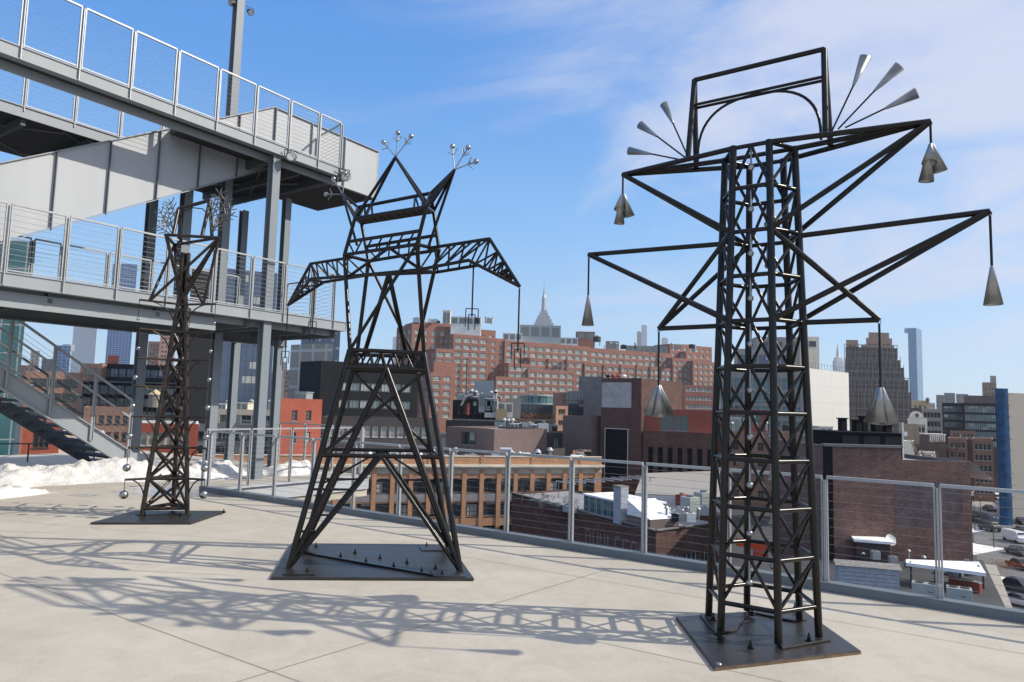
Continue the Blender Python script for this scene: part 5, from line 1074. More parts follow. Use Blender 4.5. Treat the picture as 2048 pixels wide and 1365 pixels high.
for k, ch in enumerate('DUULCCAE'):
    x0 = s0+k*(gL*.365/8); hh = 1.12; ww = gL*.365/8*.62; zb = z_g-4.35
    for (xa,ya,xb,yb) in LET[ch]: lt.obar(gp(x0+xa*ww/.9, zb+ya*hh), gp(x0+xb*ww/.9, zb+yb*hh), .03, .30) if abs(ya-yb) < .5 else lt.obar(gp(x0+xa*ww/.9, zb+ya*hh), gp(x0+xb*ww/.9, zb+yb*hh), .03, .26, (gn.x,gn.y,0)) if False else lt.obar(gp(x0+xa*ww/.9, zb+ya*hh), gp(x0+xb*ww/.9, zb+yb*hh), .26, .03, (gn.x,gn.y,0))
lt.build('painted_lettering', M['ghost'], gs.root)
m = MB(); nseg = 26
for r_ in range(12):
    for k in range(nseg):
        if hsh(k, r_, 3) < .30+.5*abs(r_-5.5)/6: continue
        s = gL*(.20+.36*k/nseg); m.quad(gp(s, z_g-1.2-.16*r_-k*.05), gp(s+gL*.012, z_g-1.2-.16*r_-k*.05), gp(s+gL*.012, z_g-1.08-.16*r_-k*.05), gp(s, z_g-1.08-.16*r_-k*.05))
m.build('flaked_whitewash', M['whitewash'], gs.root); gs.done()
# roof garden glasshouse and things on that roof
def rbox(name, label, cat, x0, y0, x1, y1, zb, dep, h, mt, group=None, extra=None):
    a = G(x0,y0,zb); b = G(x1,y1,zb); e = (b-a); L = e.length; e.normalize(); n = Vector((-e.y,e.x,0)); t = thing(name, label, cat, tuple((a+b)/2), group)
    m = MB(); q = [a,b,b+n*dep,a+n*dep]; m.prism([(p.x,p.y) for p in q], zb, zb+h); m.build('body', M[mt], t, .02)
    return t, a, b, e, n, L
zr_ = z_g-.35
t, a, b, e, n, L = rbox('glasshouse', 'glass walled roof terrace room with snow on its roof', 'glasshouse', 1168,1022,1262,1046, zr_, 5.5, 2.2, 'gl_teal')
m = MB(); q = [a-e*.2-n*.2,b+e*.2-n*.2,b+e*.2+n*5.7,a-e*.2+n*5.7]; m.prism([(p.x,p.y) for p in q], zr_+2.2, zr_+2.42); m.build('roof', M['snow_roof'], t)
for k in range(8): m = MB(); p = a+e*(L*k/7)-n*.03; m.obar((p.x,p.y,zr_),(p.x,p.y,zr_+2.2), .07, .07, (0,1,0)); m.build('mullion', M['frame_lt'], t)
t, a, b, e, n, L = rbox('chimney_stack', 'plain pale blue chimney stack beside the roof terrace room', 'chimney', 1226,1046,1241,1050, zr_, 1.2, 4.6, 'shed'); m = MB(); m.obar(a+Vector((0,0,4.68))+n*.6, b+Vector((0,0,4.68))+n*.6, 1.5, .14); m.build('cap', M['greyst'], t)
t, a, b, e, n, L = rbox('stair_bulkhead', 'red sided roof bulkhead with sloping snowy lid at the corner', 'roof bulkhead', 1254,1052,1300,1064, zr_, 4.5, 1.4, 'mauve')
m = MB(); vs = [a,b,b+n*4.5,a+n*4.5]; up = Vector((0,0,1)); pts8 = [a+up*1.4,b+up*1.4,b+n*4.5+up*1.4,a+n*4.5+up*1.4,a+up*3.2,a+n*4.5+up*3.2]; m.add(pts8, [(0,1,4),(3,5,2),(4,1,2,5),(0,4,5,3)]); m.build('sloping_roof', M['snow_roof'], t)
for i,(x0,y0,x1,y1,h,dp,mt,nm,lab,ct) in enumerate([(1380,1035,1400,1032,2.6,1.6,'hvac','condenser_unit','tall grey condenser cabinet on the warehouse roof','air conditioner'),(1404,1030,1428,1028,3.0,1.6,'hvac','condenser_unit','large round backed grey plant unit left of the near sculpture','air conditioner'),(1340,1040,1364,1037,1.2,1.4,'greyst','condenser_unit','low dark condenser row on the warehouse roof','air conditioner'),(1362,1012,1376,1010,1.6,1,'bk_rust','chimney_stack','short brick chimney on the warehouse roof','chimney'),(1312,1030,1330,1027,1.0,1.2,'snow_roof','roof_hatch','low snow covered roof hatch near the sloping lid','roof hatch'),(1055,1010,1078,1016,.8,2,'frame_dk','planter_box','long dark planter on the roof garden edge','planter'),(1090,1018,1112,1024,.8,2,'frame_dk','planter_box','second dark planter nearer the terrace room','planter'),(1120,1022,1140,1027,.9,1.5,'shed','garden_table','pale covered table on the roof garden','table')]):
    t, a, b, e, n, L = rbox(nm, lab, ct, x0,y0,x1,y1, zr_, dp, h, mt)
    m = MB(); q = a.lerp(b,.5)+n*dp*.5; m.tube(q+Vector((0,0,h)), q+Vector((0,0,h+.25)), min(L,dp)*.32, 14); m.build('top_cap', M['frame_mid'], t)
    if 'cond' in nm:
        for k in range(5): m = MB(); z_ = h*(.2+.14*k); m.obar(a+e*L*.1-n*.02+Vector((0,0,z_)), b-e*L*.1-n*.02+Vector((0,0,z_)), .03, .05); m.build('louvre', M['frame_mid'], t)
# pergola frame on that roof
pg = thing('pergola', 'pale slatted pergola roof over the warehouse terrace', 'pergola', tuple(G(1250,1000,zr_)))
p0 = G(1140,1000,zr_); p1 = G(1300,985,zr_); e = (p1-p0).normalized(); n = Vector((-e.y,e.x,0)); L = (p1-p0).length
for k in range(10): m = MB(); q = p0+e*(L*k/9)+Vector((0,0,2.6)); m.obar(q-n*1.2, q+n*3.2, .16, .14); m.build('rafter', M['paint_lt'], pg)
for s in (0,1):
    for d in (0,2.6):
        m = MB(); q = p0+e*(L*s)+n*d; m.obar(q, q+Vector((0,0,2.55)), .12, .12, (0,1,0)); m.build('post', M['frame_mid'], pg)
wr_ = thing('lean_to_roof', 'long pale corrugated roof behind the warehouse roof plant', 'roof', tuple(G(1380,985,zr_)))
q = [G(1270,1002,zr_),G(1440,1012,zr_),G(1440,968,zr_),G(1285,975,zr_)]; m = MB(); m.add([q[0]+Vector((0,0,1.2)),q[1]+Vector((0,0,1.2)),q[2]+Vector((0,0,2.6)),q[3]+Vector((0,0,2.6)),q[0]+Vector((0,0,1.0)),q[1]+Vector((0,0,1.0)),q[2]+Vector((0,0,2.4)),q[3]+Vector((0,0,2.4))], [(0,1,2,3),(7,6,5,4),(0,4,5,1),(1,5,6,2),(2,6,7,3),(3,7,4,0)]); m.build('roof_sheet', M['beige2'], wr_)
m = MB(); m.obar(q[0]+Vector((0,0,0)), q[1]+Vector((0,0,0)), .2, 2.0); m.build('front_wall', M['white'], wr_)
# ---------------------------------------------------------------- behind the near sculpture and to its right
b = simple('white_gallery_building', 'big white panelled building behind the near sculpture', 1612,736,205,1697,224,30,'white',roof='roof_grey')
M['whitepanel'] = glass('white_panel_cladding', (.60,.59,.57), .7, (7,5), (.50,.49,.48), .08, .05)
for o in b.root.children: 
    if o.name.startswith('wall'): o.data.materials[0] = M['whitepanel']
A, z = azx(1440,742,215); B, _ = azx(1612,742,205); b.block(A,B,26,ZS,z,'beige2',W_(n=8,m=5,w=2.3,h=3,top=2.2,fl=4.2,ml=1.4,glass='gl_teal',nx=2,ny=2,frame='frame_mid'),roof='roof_grey',rim='white',nm='glazed_wall')
A, z = azx(1468,698,236); B, _ = azx(1588,698,230); b.block(A,B,16,b.z1-2,z,'beige2',W_(n=5,m=1,w=3,h=3.4,top=2,fl=5,ml=1,glass='gl_blue',nx=2,ny=1),roof='roof_grey',rim='white',nm='upper_storey')
A, z = azx(1512,674,246); B, _ = azx(1600,674,244); b.block(A,B,12,b.z1-2,z,'beige2',W_(n=3,m=1,w=3,h=2,top=1.6,fl=5,ml=1,glass='gl_dark',nx=2,ny=1),roof='roof_grey',nm='plant_storey')
A, z = azx(1597,673,252); B, _ = azx(1638,673,252); b.block(A,B,10,b.z1-2,z,'cream',W_(n=2,m=1,w=3,h=2,top=1.6,fl=5,ml=1,glass='gl_dark',nx=1,ny=1),roof='roof_grey',nm='plant_storey')
m = MB(); a, z = azx(1618,736,206); c, _ = azx(1690,736,222)
for k in range(13): p = a.lerp(c,k/12); m.obar((p.x,p.y,z),(p.x,p.y,z+1.5), .07, .07, (0,1,0))
m.obar((a.x,a.y,z+1.5),(c.x,c.y,z+1.5), .08, .08); m.build('roof_railing', M['frame_mid'], b.root); b.done()
simple('pink_brick_building', 'sunlit pink brick building seen through the near sculpture', 1448,862,176,1596,172,18,'bk_tan',roof='roof_grey',front=W_(n=5,m=4,w=1.4,h=2.0,top=2.6,fl=3.9,ml=1.4,glass='gl_dark',nx=2,ny=2)).done()
simple('red_clad_penthouse', 'long red clad penthouse seen through the near sculpture', 1432,818,188,1532,186,10,'redmetal',front=W_(n=3,m=1,w=3.4,h=2.2,top=1.4,fl=4,glass='gl_dark',nx=3,ny=1),rim='white').done()
simple('grey_stone_building', 'grey stone building with sash windows between sculpture and dark wall', 1600,872,150,1670,148,14,'greyst',roof='roof_grey',front=W_(n=3,m=4,w=1.0,h=2.0,top=2.2,fl=4.0,ml=.9,glass='gl_dark',nx=1,ny=2,frame='frame_lt'),rim='beige').done()
# big shaded brick party wall
zw = azx(1663,893,80)[1]
A,_ = azx(1663,893,80); B,_ = azx(1802,897,80); B2,_ = azx(1940,925,80); z3 = azx(1802,904,80)[1]
PW = Bld('brick_warehouse', 'large windowless dark brick party wall on the right behind the railing', 'building', (B.x,B.y,ZS))
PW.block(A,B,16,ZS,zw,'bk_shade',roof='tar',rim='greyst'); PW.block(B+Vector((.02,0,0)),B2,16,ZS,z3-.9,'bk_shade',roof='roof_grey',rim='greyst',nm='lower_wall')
m = MB(); m.box((A.x-1.0,A.y-.25,ZS),(A.x,A.y+.0,zw+.15)); m.build('black_edge_strip', M['black'], PW.root)
m = MB(); m.box((A.x-1.0,A.y-.3,zw+.0),(B.x+.1,A.y+.5,zw+.28)); m.build('coping', M['greyst'], PW.root)
m = MB(); q = [(B2.x,B2.y+.1,z3-.8),(B2.x+.0,B2.y+5,z3-.8),(B2.x+2.6,B2.y+5,z3-2.8),(B2.x+2.6,B2.y+.1,z3-2.8)]; m.add(q, [(0,3,2,1)]); m.add([(a,b_,c-.2) for a,b_,c in q], [(0,1,2,3)]); m.build('corner_awning', M['white'], PW.root)
M['ghostw'] = brick('faded_wall_paint', (.125,.088,.088), (.09,.065,.068), (.18,.15,.15), 1.3, .4, .6, 0, .5)
m = MB(); x0 = azx(1790,1000,79.97)[0].x; Z = azx(1790,962,80)[1]; m.quad((x0,A.y-.012,Z-5),(x0+7.6,A.y-.012,Z-5),(x0+7.6,A.y-.012,Z),(x0,A.y-.012,Z))
m.build('faded_wall_sign', M['ghostw'], PW.root)
PW.done()
t = rooftop('plant_enclosure', 'black rooftop plant enclosure on the dark brick party wall building', 1679,1806,866,86,8,2.6,'black','rooftop plant',lv='darkmetal')
for i,(x,w,y) in enumerate(((1684,10,838),(1712,12,842),(1726,10,834),(1750,14,846),(1772,12,852))):
    rooftop('roof_duct', ['tall black duct at the left end of the black plant enclosure','black duct beside the tall left duct','narrow black flue behind the black enclosure','squat black duct in the middle of the enclosure','squat black duct right of the middle one'][i], x, x+w, y, 91, 1.2, 2.6,'black','duct',lv='darkmetal')
mp = thing('mast', 'thin white mast at the right of the black plant enclosure','mast',tuple(azx(1806,900,84)[0])[:2]+(zw,)); c = azx(1806,900,84)[0]; m = MB(); m.tube((c.x,c.y,zw-2),(c.x,c.y,azx(1806,845,84)[1]),.09,8); m.build('pole',M['white'],mp); m = MB(); m.obar((c.x,c.y-.1,azx(1806,868,84)[1]),(c.x+.5,c.y-.1,azx(1806,868,84)[1]),.1,.5); m.build('bracket',M['white'],mp)
# mid distance right
simple('tan_block', 'tan stepped block just right of the scaffolded tower', 1822,801,430,1858,430,16,'tankroof',roof='roof_grey',front=W_(n=3,m=2,w=1.6,h=2,top=3,fl=4,glass='gl_dark',nx=1,ny=1)).done()
simple('beige_office', 'beige office building with grid of dark windows above the cream gable', 1844,818,330,1884,328,16,'beige',left=None,front=W_(n=5,m=4,w=1.3,h=2.2,top=1.6,fl=4.2,ml=.6,glass='gl_dark',nx=1,ny=2)).done()
simple('mauve_office', 'mauve sided office left of the beige office grid', 1820,816,336,1843,334,14,'mauve').done()
bb = simple('cream_gabled_building', 'cream baroque building with curved gable and round window', 1815,836,240,1854,238,12,'cream',rim='white',front=W_(n=4,m=2,w=1.0,h=2.4,top=2.2,fl=4,ml=.6,glass='gl_dark',nx=1,ny=2))
c,zz_ = azx(1834,836,239.5); m = MB(); pts_ = [(c.x+2.2*math.cos(a), zz_+2.2*math.sin(a)) for a in [math.pi*j/14 for j in range(15)]]
n_ = len(pts_); vs = [(x,c.y,z) for x,z in pts_]+[(x,c.y+.8,z) for x,z in pts_]; m.add(vs, [tuple(range(n_)), tuple(range(2*n_-1,n_-1,-1))]+[(i,i+n_,i+1+n_,i+1) for i in range(n_-1)]); m.build('curved_gable', M['cream'], bb.root)
m = MB(); m.tube((c.x,c.y-.1,zz_+.8),(c.x,c.y-.02,zz_+.8),.7,16); m.build('round_window', M['gl_dark'], bb.root); bb.done()
simple('yellow_house', 'small yellow rendered house with dark roof behind the black plant enclosure', 1798,848,200,1838,198,10,'tankroof',roof='tar').done()
simple('black_grid_building', 'black gridded loft building with large dark windows', 1884,806,300,1927,296,18,'darkmetal',front=W_(n=3,m=6,w=2.5,h=2.3,top=1.4,fl=3.3,ml=.4,glass='gl_dark',nx=2,ny=1,frame='frame_dk')).done()
simple('ribbon_glass_building', 'dark building with shimmering ribbon windows left of the blue wrap', 1926,806,290,1994,286,18,'darkmetal',front=W_(n=14,m=5,w=1.0,h=2.7,top=1.2,fl=3.5,ml=.6,glass='gl_green',nx=1,ny=1,frame='frame_dk',fw=.05)).done()
simple('mauve_penthouse', 'mauve penthouse above the ribbon window building', 1928,791,300,1990,298,10,'mauve',right=None).done()
simple('stepped_brick_tower', 'distant stepped brick tower left of the blue wrap', 1964,765,520,1992,518,16,'bk_tan',front=W_(n=3,m=3,w=1.5,h=2,top=4,fl=4,glass='gl_dark',nx=1,ny=1)).done()
simple('stepped_brick_tower', 'narrow top shaft of brick rising beside the distant stepped tower', 1980,752,530,1992,528,10,'beige').done()
simple('red_portico_building', 'dark red building with row of white columns on its roof', 1818,868,215,1892,213,10,'mauve',roof='roof_grey',rim='white').done()
m = None
pc = thing('colonnade', 'row of small white columns on the dark red roof', 'colonnade', tuple(azx(1875,880,210)[0])[:2]+(azx(1875,884,210)[1],))
for k in range(8):
    c,z0_ = azx(1861+k*4,884,210); z1_ = azx(1861+k*4,870,210)[1]; m = MB(); m.tube((c.x,c.y,z0_),(c.x,c.y,z1_),.18,8); m.build('column_shaft', M['white'], pc)
simple('pink_brick_block', 'pink brick apartment block right of the bare roof trees', 1896,876,222,1934,220,12,'bk_tan',roof='snow_roof',front=W_(n=4,m=6,w=1.0,h=1.6,top=1.4,fl=3.0,ml=.5,glass='gl_dark',nx=1,ny=2,frame='frame_lt')).done()
simple('pink_brick_tenement', 'brick tenement with arched window columns facing the street corner', 1945,877,205,1986,203,14,'bk_tan',roof='snow_roof',left=None,front=W_(n=4,m=7,w=.95,h=1.7,top=1.5,fl=3.1,ml=.4,glass='gl_dark',nx=1,ny=2,frame='frame_lt')).done()
simple('dark_gap_building', 'dark shaded building in the gap between the pink brick blocks', 1934,880,228,1946,227,8,'darkbrickp').done()
simple('low_dark_shop', 'low dark building right of the tenement at the street end', 1984,900,225,2006,224,10,'darkbrickp',roof='snow_roof').done()
simple('white_gabled_house', 'white house with pointed gable behind the party wall roof', 1838,905,130,1872,129,7,'cream',roof='snow_roof').done()
simple('roof_cabin', 'white roof cabin behind the party wall beside bare trees', 1808,882,120,1828,120,4,'cream',roof='snow_roof').done()
simple('brown_roof_shed', 'brown timber roof shed among the bare trees', 1840,912,118,1866,118,4,'bk_tan').done()
# blue wrapped scaffold and beige block
bw = thing('scaffold_wrap', 'tall bright blue scaffold wrap on the corner of the beige block', 'scaffold', tuple(azx(2004,960,160)[0])[:2]+(ZS,))
A,z = azx(1990,777,160); B,_ = azx(2016,777,160); m = MB(); nz_ = 40
vs=[]; fs=[]
for j in range(nz_+1):
    zz_ = ZS+(z-ZS)*j/nz_
    for i in range(7):
        a = i/6; dx = .03*math.sin(j*1.7+i*2.3); vs.append((A.x+(B.x-A.x)*a, A.y+.06*math.sin(j*2.1+i*1.3)-.3*math.sin(math.pi*a), zz_))
for j in range(nz_):
    for i in range(6): q = j*7+i; fs.append((q,q+1,q+8,q+7))
m.add(vs,fs,0,True); ov = A.normalized()*4; m.quad((A.x,A.y,z),(B.x,B.y,z),(B.x+ov.x,B.y+ov.y,z),(A.x+ov.x,A.y+ov.y,z)); m.quad((A.x+ov.x,A.y+ov.y,ZS),(A.x,A.y,ZS),(A.x,A.y,z),(A.x+ov.x,A.y+ov.y,z)); m.build('blue_netting', M['bluewrap'], bw)
for k in range(12):
    m = MB(); zz_ = ZS+(z-ZS)*(k+.5)/12; m.obar((A.x-.1,A.y-.7,zz_),(B.x+.1,A.y-.7,zz_),.08,.08); m.build('scaffold_ledger', M['frame_dk'], bw)
simple('beige_block', 'plain beige panelled block at the right edge', 2015,786,162,2150,170,24,'beige2',roof='snow_roof',rim='hvac').done()
simple('street_canopy_building', 'low dark red awnings along the street below the beige block', 1998,962,175,2120,178,6,'redmetal',roof='snow_roof').done()
# ---------------------------------------------------------------- near low roofs, bottom right
NR = thing('low_roof_building', 'low building with flat dark roof below the railing on the right', 'building', tuple(G(1850,1150,-14.5))[:2]+(ZS,))
p = [G(1560,1115,-14.5),G(1966,1120,-14.5),G(2012,1215,-14.5),G(2030,1330,-14.5),G(1440,1330,-14.5)]
m = MB(); m.prism([(q.x,q.y) for q in p], ZS, -14.6); m.build('wall', M['darkbrickp'], NR); m = MB(); c0 = sum(p,Vector())/5; m.prism([((c0+(q-c0)*.995).x,(c0+(q-c0)*.995).y) for q in p], -14.6, -14.5); m.build('roof', M['tar'], NR)
sh_ = thing('rooftop_shed', 'weathered blue white boarded shed with worn shingle roof', 'shed', tuple(G(1740,1190,-14.5)))
a = G(1676,1192,-14.5); b_ = G(1800,1204,-14.5); e = (b_-a).normalized(); n = Vector((-e.y,e.x,0)); L = (b_-a).length; hh = 2.75
m = MB(); q = [a,b_,b_+n*1.6,a+n*1.6]; m.prism([(v.x,v.y) for v in q], -14.5, -14.5+hh); m.build('boarded_wall', M['shed'], sh_)
for k in range(7): m = MB(); z_ = -14.3+.33*k; m.obar(a-n*.012+Vector((0,0,z_+14.5)), b_-n*.012+Vector((0,0,z_+14.5)), .02, .03); m.build('board_line', M['greyst'], sh_)
m = MB(); up = Vector((0,0,1)); r0 = a-e*.2-n*.25+up*(hh-.02); r1 = b_+e*.2-n*.25+up*(hh-.02); r2 = b_+e*.2+n*.9+up*(hh+.3); r3 = a-e*.2+n*.9+up*(hh+.3); r4 = b_+e*.2+n*1.8+up*hh; r5 = a-e*.2+n*1.8+up*hh
m.add([r0,r1,r2,r3,r4,r5], [(0,1,2,3),(3,2,4,5),(0,3,5),(1,4,2)]); M['shingle'] = mat('worn_shingle', (.30,.28,.26), .9, 0, .3, 3, c2=(.16,.15,.14)); m.build('shingle_roof', M['shingle'], sh_)
m = MB(); w0 = a.lerp(b_,.22)-n*.03+up*.6; m.obar(w0, w0+e*.22, .05, 1.1); m.build('slot_window', M['black'], sh_)
bk = thing('roof_bulkhead', 'small brick roof hut with pale lid and two dark openings', 'roof bulkhead', tuple(G(1745,1118,-14.5)))
a = G(1714,1128,-14.5); b_ = G(1782,1134,-14.5); e = (b_-a).normalized(); n = Vector((-e.y,e.x,0)); m = MB(); q = [a,b_,b_+n*2.5,a+n*2.5]; m.prism([(v.x,v.y) for v in q], -14.5, -12.1); m.build('wall', M['bk_dark'], bk)
m = MB(); q = [a-e*.3-n*.4,b_+e*.3-n*.4,b_+e*.3+n*2.7,a-e*.3+n*2.7]; m.prism([(v.x,v.y) for v in q], -12.1, -11.85); m.build('lid', M['snow_roof'], bk)
m = MB(); c = a.lerp(b_,.5)-n*.02; m.obar(c-e*.8+up*1.1, c+e*.8+up*1.1, .04, 2.1); m.build('door', M['frame_dk'], bk); m = MB(); m.obar(c-e*.15-n*.03+up*1.5, c+e*.15-n*.03+up*1.5, .03, .25); m.build('notice', M['white'], bk)
ds_ = thing('satellite_dish', 'white satellite dish on a short post beside the brick roof hut', 'satellite dish', tuple(G(1783,1120,-14.5)))
P = AT(1782,1080,G(1783,1126,-14.5).y); m = MB(); nn = 20; rr = .62; ax = Vector((.2,-.9,.45)).normalized(); x_ = ax.cross(Vector((0,0,1))).normalized(); y_ = ax.cross(x_); vs = [P-ax*.16]
for j in (1,2,3):
    for i in range(nn): an = 2*math.pi*i/nn; vs.append(P-ax*(.16*(1-(j/3)**2))+(x_*math.cos(an)+y_*math.sin(an))*rr*j/3)
fs = [(0,1+i,1+(i+1)%nn) for i in range(nn)]+[(1+j*nn+i,1+(j+1)*nn+i,1+(j+1)*nn+(i+1)%nn,1+j*nn+(i+1)%nn) for j in range(2) for i in range(nn)]
m.add(vs,fs,0,True); m.build('dish', M['white'], ds_); m = MB(); m.tube(P-ax*.16, Vector((P.x,P.y+.2,-14.5)), .05, 8); m.build('post', M['hvac'], ds_); m = MB(); m.tube(P-y_*.5, P+ax*.6, .02, 6); m.tube(P+ax*.55, P+ax*.7, .06, 8); m.build('feed_arm', M['hvac'], ds_)
cn = thing('canopy', 'flat dark roof deck with broad snowy white edge right of the shed', 'canopy', tuple(G(1880,1160,-14.5)))
pc_ = [G(1812,1129,-12.6),G(1972,1150,-12.6),G(1958,1127,-12.6),G(1812,1122,-12.6)]; m = MB(); m.prism([(v.x,v.y) for v in pc_], -12.75, -12.45); m.build('snowy_slab', M['snow_roof'], cn)
for x in (1822,1870,1920,1966): m = MB(); q = G(x,1140,-12.75); m.tube((q.x,q.y,-14.5),(q.x,q.y,-12.75),.09,8); m.build('post', M['frame_dk'], cn)
def hvacbox(label, x0, x1, y, dep=1.3, h=1.35, z=-14.5):
    a = G(x0,y,z); b_ = G(x1,y+(x1-x0)*.14,z); e = (b_-a).normalized(); n = Vector((-e.y,e.x,0)); L = (b_-a).length; t = thing('condenser_unit', label, 'air conditioner', tuple((a+b_)/2), 'grey condenser units below the railing')
    m = MB(); q = [a,b_,b_+n*dep,a+n*dep]; m.prism([(v.x,v.y) for v in q], z+.12, z+h); m.build('casing', M['hvac'], t, .03)
    m = MB(); q = [a+e*.1,b_-e*.1,b_-e*.1+n*dep,a+e*.1+n*dep]; m.prism([(v.x,v.y) for v in q], z, z+.12); m.build('base_frame', M['frame_dk'], t)
    for s in (.27,.73): m = MB(); c = a.lerp(b_,s)+n*dep*.5; m.tube((c.x,c.y,z+h),(c.x,c.y,z+h+.06), min(dep,L)*.28, 20); m.build('fan_grille', M['frame_dk'], t)
    m = MB(); c = a.lerp(b_,.55)-n*.012+up*.75; m.obar(c, c+e*.4, .02, .06); m.build('badge', M['frame_dk'], t)
hvacbox('left grey condenser unit directly behind the kerb', 1824, 1884, 1197); hvacbox('right grey condenser unit past the last visible railing post', 1894, 1946, 1207)
for i,x in enumerate((1911,1943)):
    c = G(x,1150,-14.5); t = thing('roof_fan', ['open topped round roof fan left of its blue lidded neighbour','round roof fan with blue white lid'][i],'roof fan',tuple(c)); m = MB(); m.tube(c,c+up*1.1,.75,22,.75); m.build('drum',M['frame_mid'],t); m = MB(); m.tube(c+up*1.1,c+up*1.2,.8,22,.5 if i else .8); m.build('lid',M['bluewrap' if i else 'greyst'],t)
lw = thing('brick_parapet_wall', 'low orange brick parapet among the roof plant', 'wall', tuple(G(1925,1180,-14.5))); a = G(1900,1172,-14.5); b_ = G(1962,1188,-14.5); m = MB(); m.obar(a+up*.45,b_+up*.45,.35,.9); m.build('brickwork',M['bk_rust'],lw); m = MB(); m.obar(a+up*.95,b_+up*.95,.45,.1); m.build('coping',M['beige'],lw)
sr_ = thing('shingle_roof_shed', 'narrow dark shingle roof sloping to the street at the right', 'roof', tuple(G(1990,1180,-15)))
m = MB(); q = [G(1966,1128,-14.6),G(1992,1130,-16.4),G(2042,1260,-16.4),G(2000,1260,-14.6)]; m.add(q,[(0,3,2,1)]); m.add([v-up*.15 for v in q],[(0,1,2,3)]); m.build('shingle_slope', M['shingle'], sr_); m = MB(); m.obar(q[0],q[3],.2,.12); m.build('ridge', M['greyst'], sr_)
# street lantern-like roof ventilator left of the sculpture
c = G(1379,1100,-15.5); t = thing('roof_ventilator', 'pale ribbed round ventilator on a pole before the warehouse corner', 'ventilator', tuple(c)); zt_ = AT(1379,1072,c.y).z
m = MB(); m.tube(c,(c.x,c.y,zt_-.6),.10,8); m.build('pole',M['frame_dk'],t); m = MB()
for k in range(4): m.tube((c.x,c.y,zt_-.6+.22*k),(c.x,c.y,zt_-.45+.22*k),.50-.03*k,18,.44-.03*k)
m.build('ribbed_head',M['hvac'],t)
# orange barriers and van seen through the near sculpture
for i,(x0,x1,y) in enumerate(((1473,1496,1092),(1500,1534,1098),(1507,1536,1118))):
    a = G(x0,y,ZS+2); b_ = G(x1,y+2,ZS+2); t = thing('safety_barrier', ['left orange safety net panel seen through the near sculpture','middle orange safety net panel seen through the near sculpture','lowest orange safety net panel seen through the near sculpture'][i], 'barrier', tuple(a), 'orange safety barriers'); m = MB(); m.obar(a+up*.6,b_+up*.6,.05,1.3); m.build('netting',M['orange_net'],t)
    for p_ in (a,b_): m = MB(); m.tube(p_,p_+up*1.5,.05,6); m.build('post',M['frame_dk'],t)
# ---------------------------------------------------------------- street on the right
def gs_(x,y): return G(x,y,ZS)
m = MB(); q = [gs_(1935,985),gs_(2010,962),gs_(2140,972),gs_(2180,1260),gs_(1975,1260)]; m.add([v+up*.004 for v in q],[(0,1,2,3,4)]); struct(m,'road',mat('worn_road',(.17,.165,.16),.85,0,.2,.2,c2=(.10,.10,.10)),'worn street running away at the right')
m = MB(); q = [gs_(1938,990),gs_(1975,985),gs_(1990,1016),gs_(2100,1030),gs_(2100,1044),gs_(1944,1026)]; m.add([v+up*.012 for v in q],[(0,1,2,3,4,5)]); struct(m,'plaza',M['pave'],'pale paved street plaza beyond the crossing')
m = MB()
for k in range(12): a = gs_(1986+k*7,1032+k*1.0); b_ = gs_(1990+k*7,1032.6+k*1.0); c = gs_(1990.8+k*7,1037.5+k*1.0); d = gs_(1986.8+k*7,1037+k*1.0); m.add([v+up*.02 for v in (a,b_,c,d)],[(0,3,2,1)])
a,b_ = gs_(1975,1060),gs_(2080,1068); m.add([v+up*.02 for v in (a,b_,b_+Vector((0,-.5,0)),a+Vector((0,-.5,0)))],[(0,3,2,1)]); struct(m,'road_marking',M['paintline'],'white crossing marks and stop line')
m = MB(); a = gs_(1982,990); b_ = gs_(2022,1024); m.obar(a+up*.07,b_+up*.07,2.6,.14); struct(m,'traffic_island',M['asphalt'],'long kerbed island along the street')
heap('snow','pile of dirty ploughed snow at the street corner',gs_(1950,1110),gs_(2012,1098),16,1.3,.5,seed=31,lift=.02)
heap('snow','strip of snow along the pavement behind the dark van',gs_(1938,1066),gs_(1975,1062),8,.9,.5,seed=37,lift=.02)
heap('snow','snow along the traffic island',gs_(2006,1022),gs_(2040,1030),14,.9,.5,seed=41,lift=.02)
heap('snow','low snow mounds near the right edge of the street',gs_(2006,1175),gs_(2040,1160),10,.8,.5,seed=43,lift=.02)
heap('snow','patchy snow beyond the street plaza at the right edge',gs_(2010,1000),gs_(2060,996),16,.9,.6,seed=47,lift=.02)
heap('snow','blue shaded snow on the low roof behind the railing',G(1030,1090,-19),G(1190,1130,-19),6,.9,.4,seed=53,lift=.02)
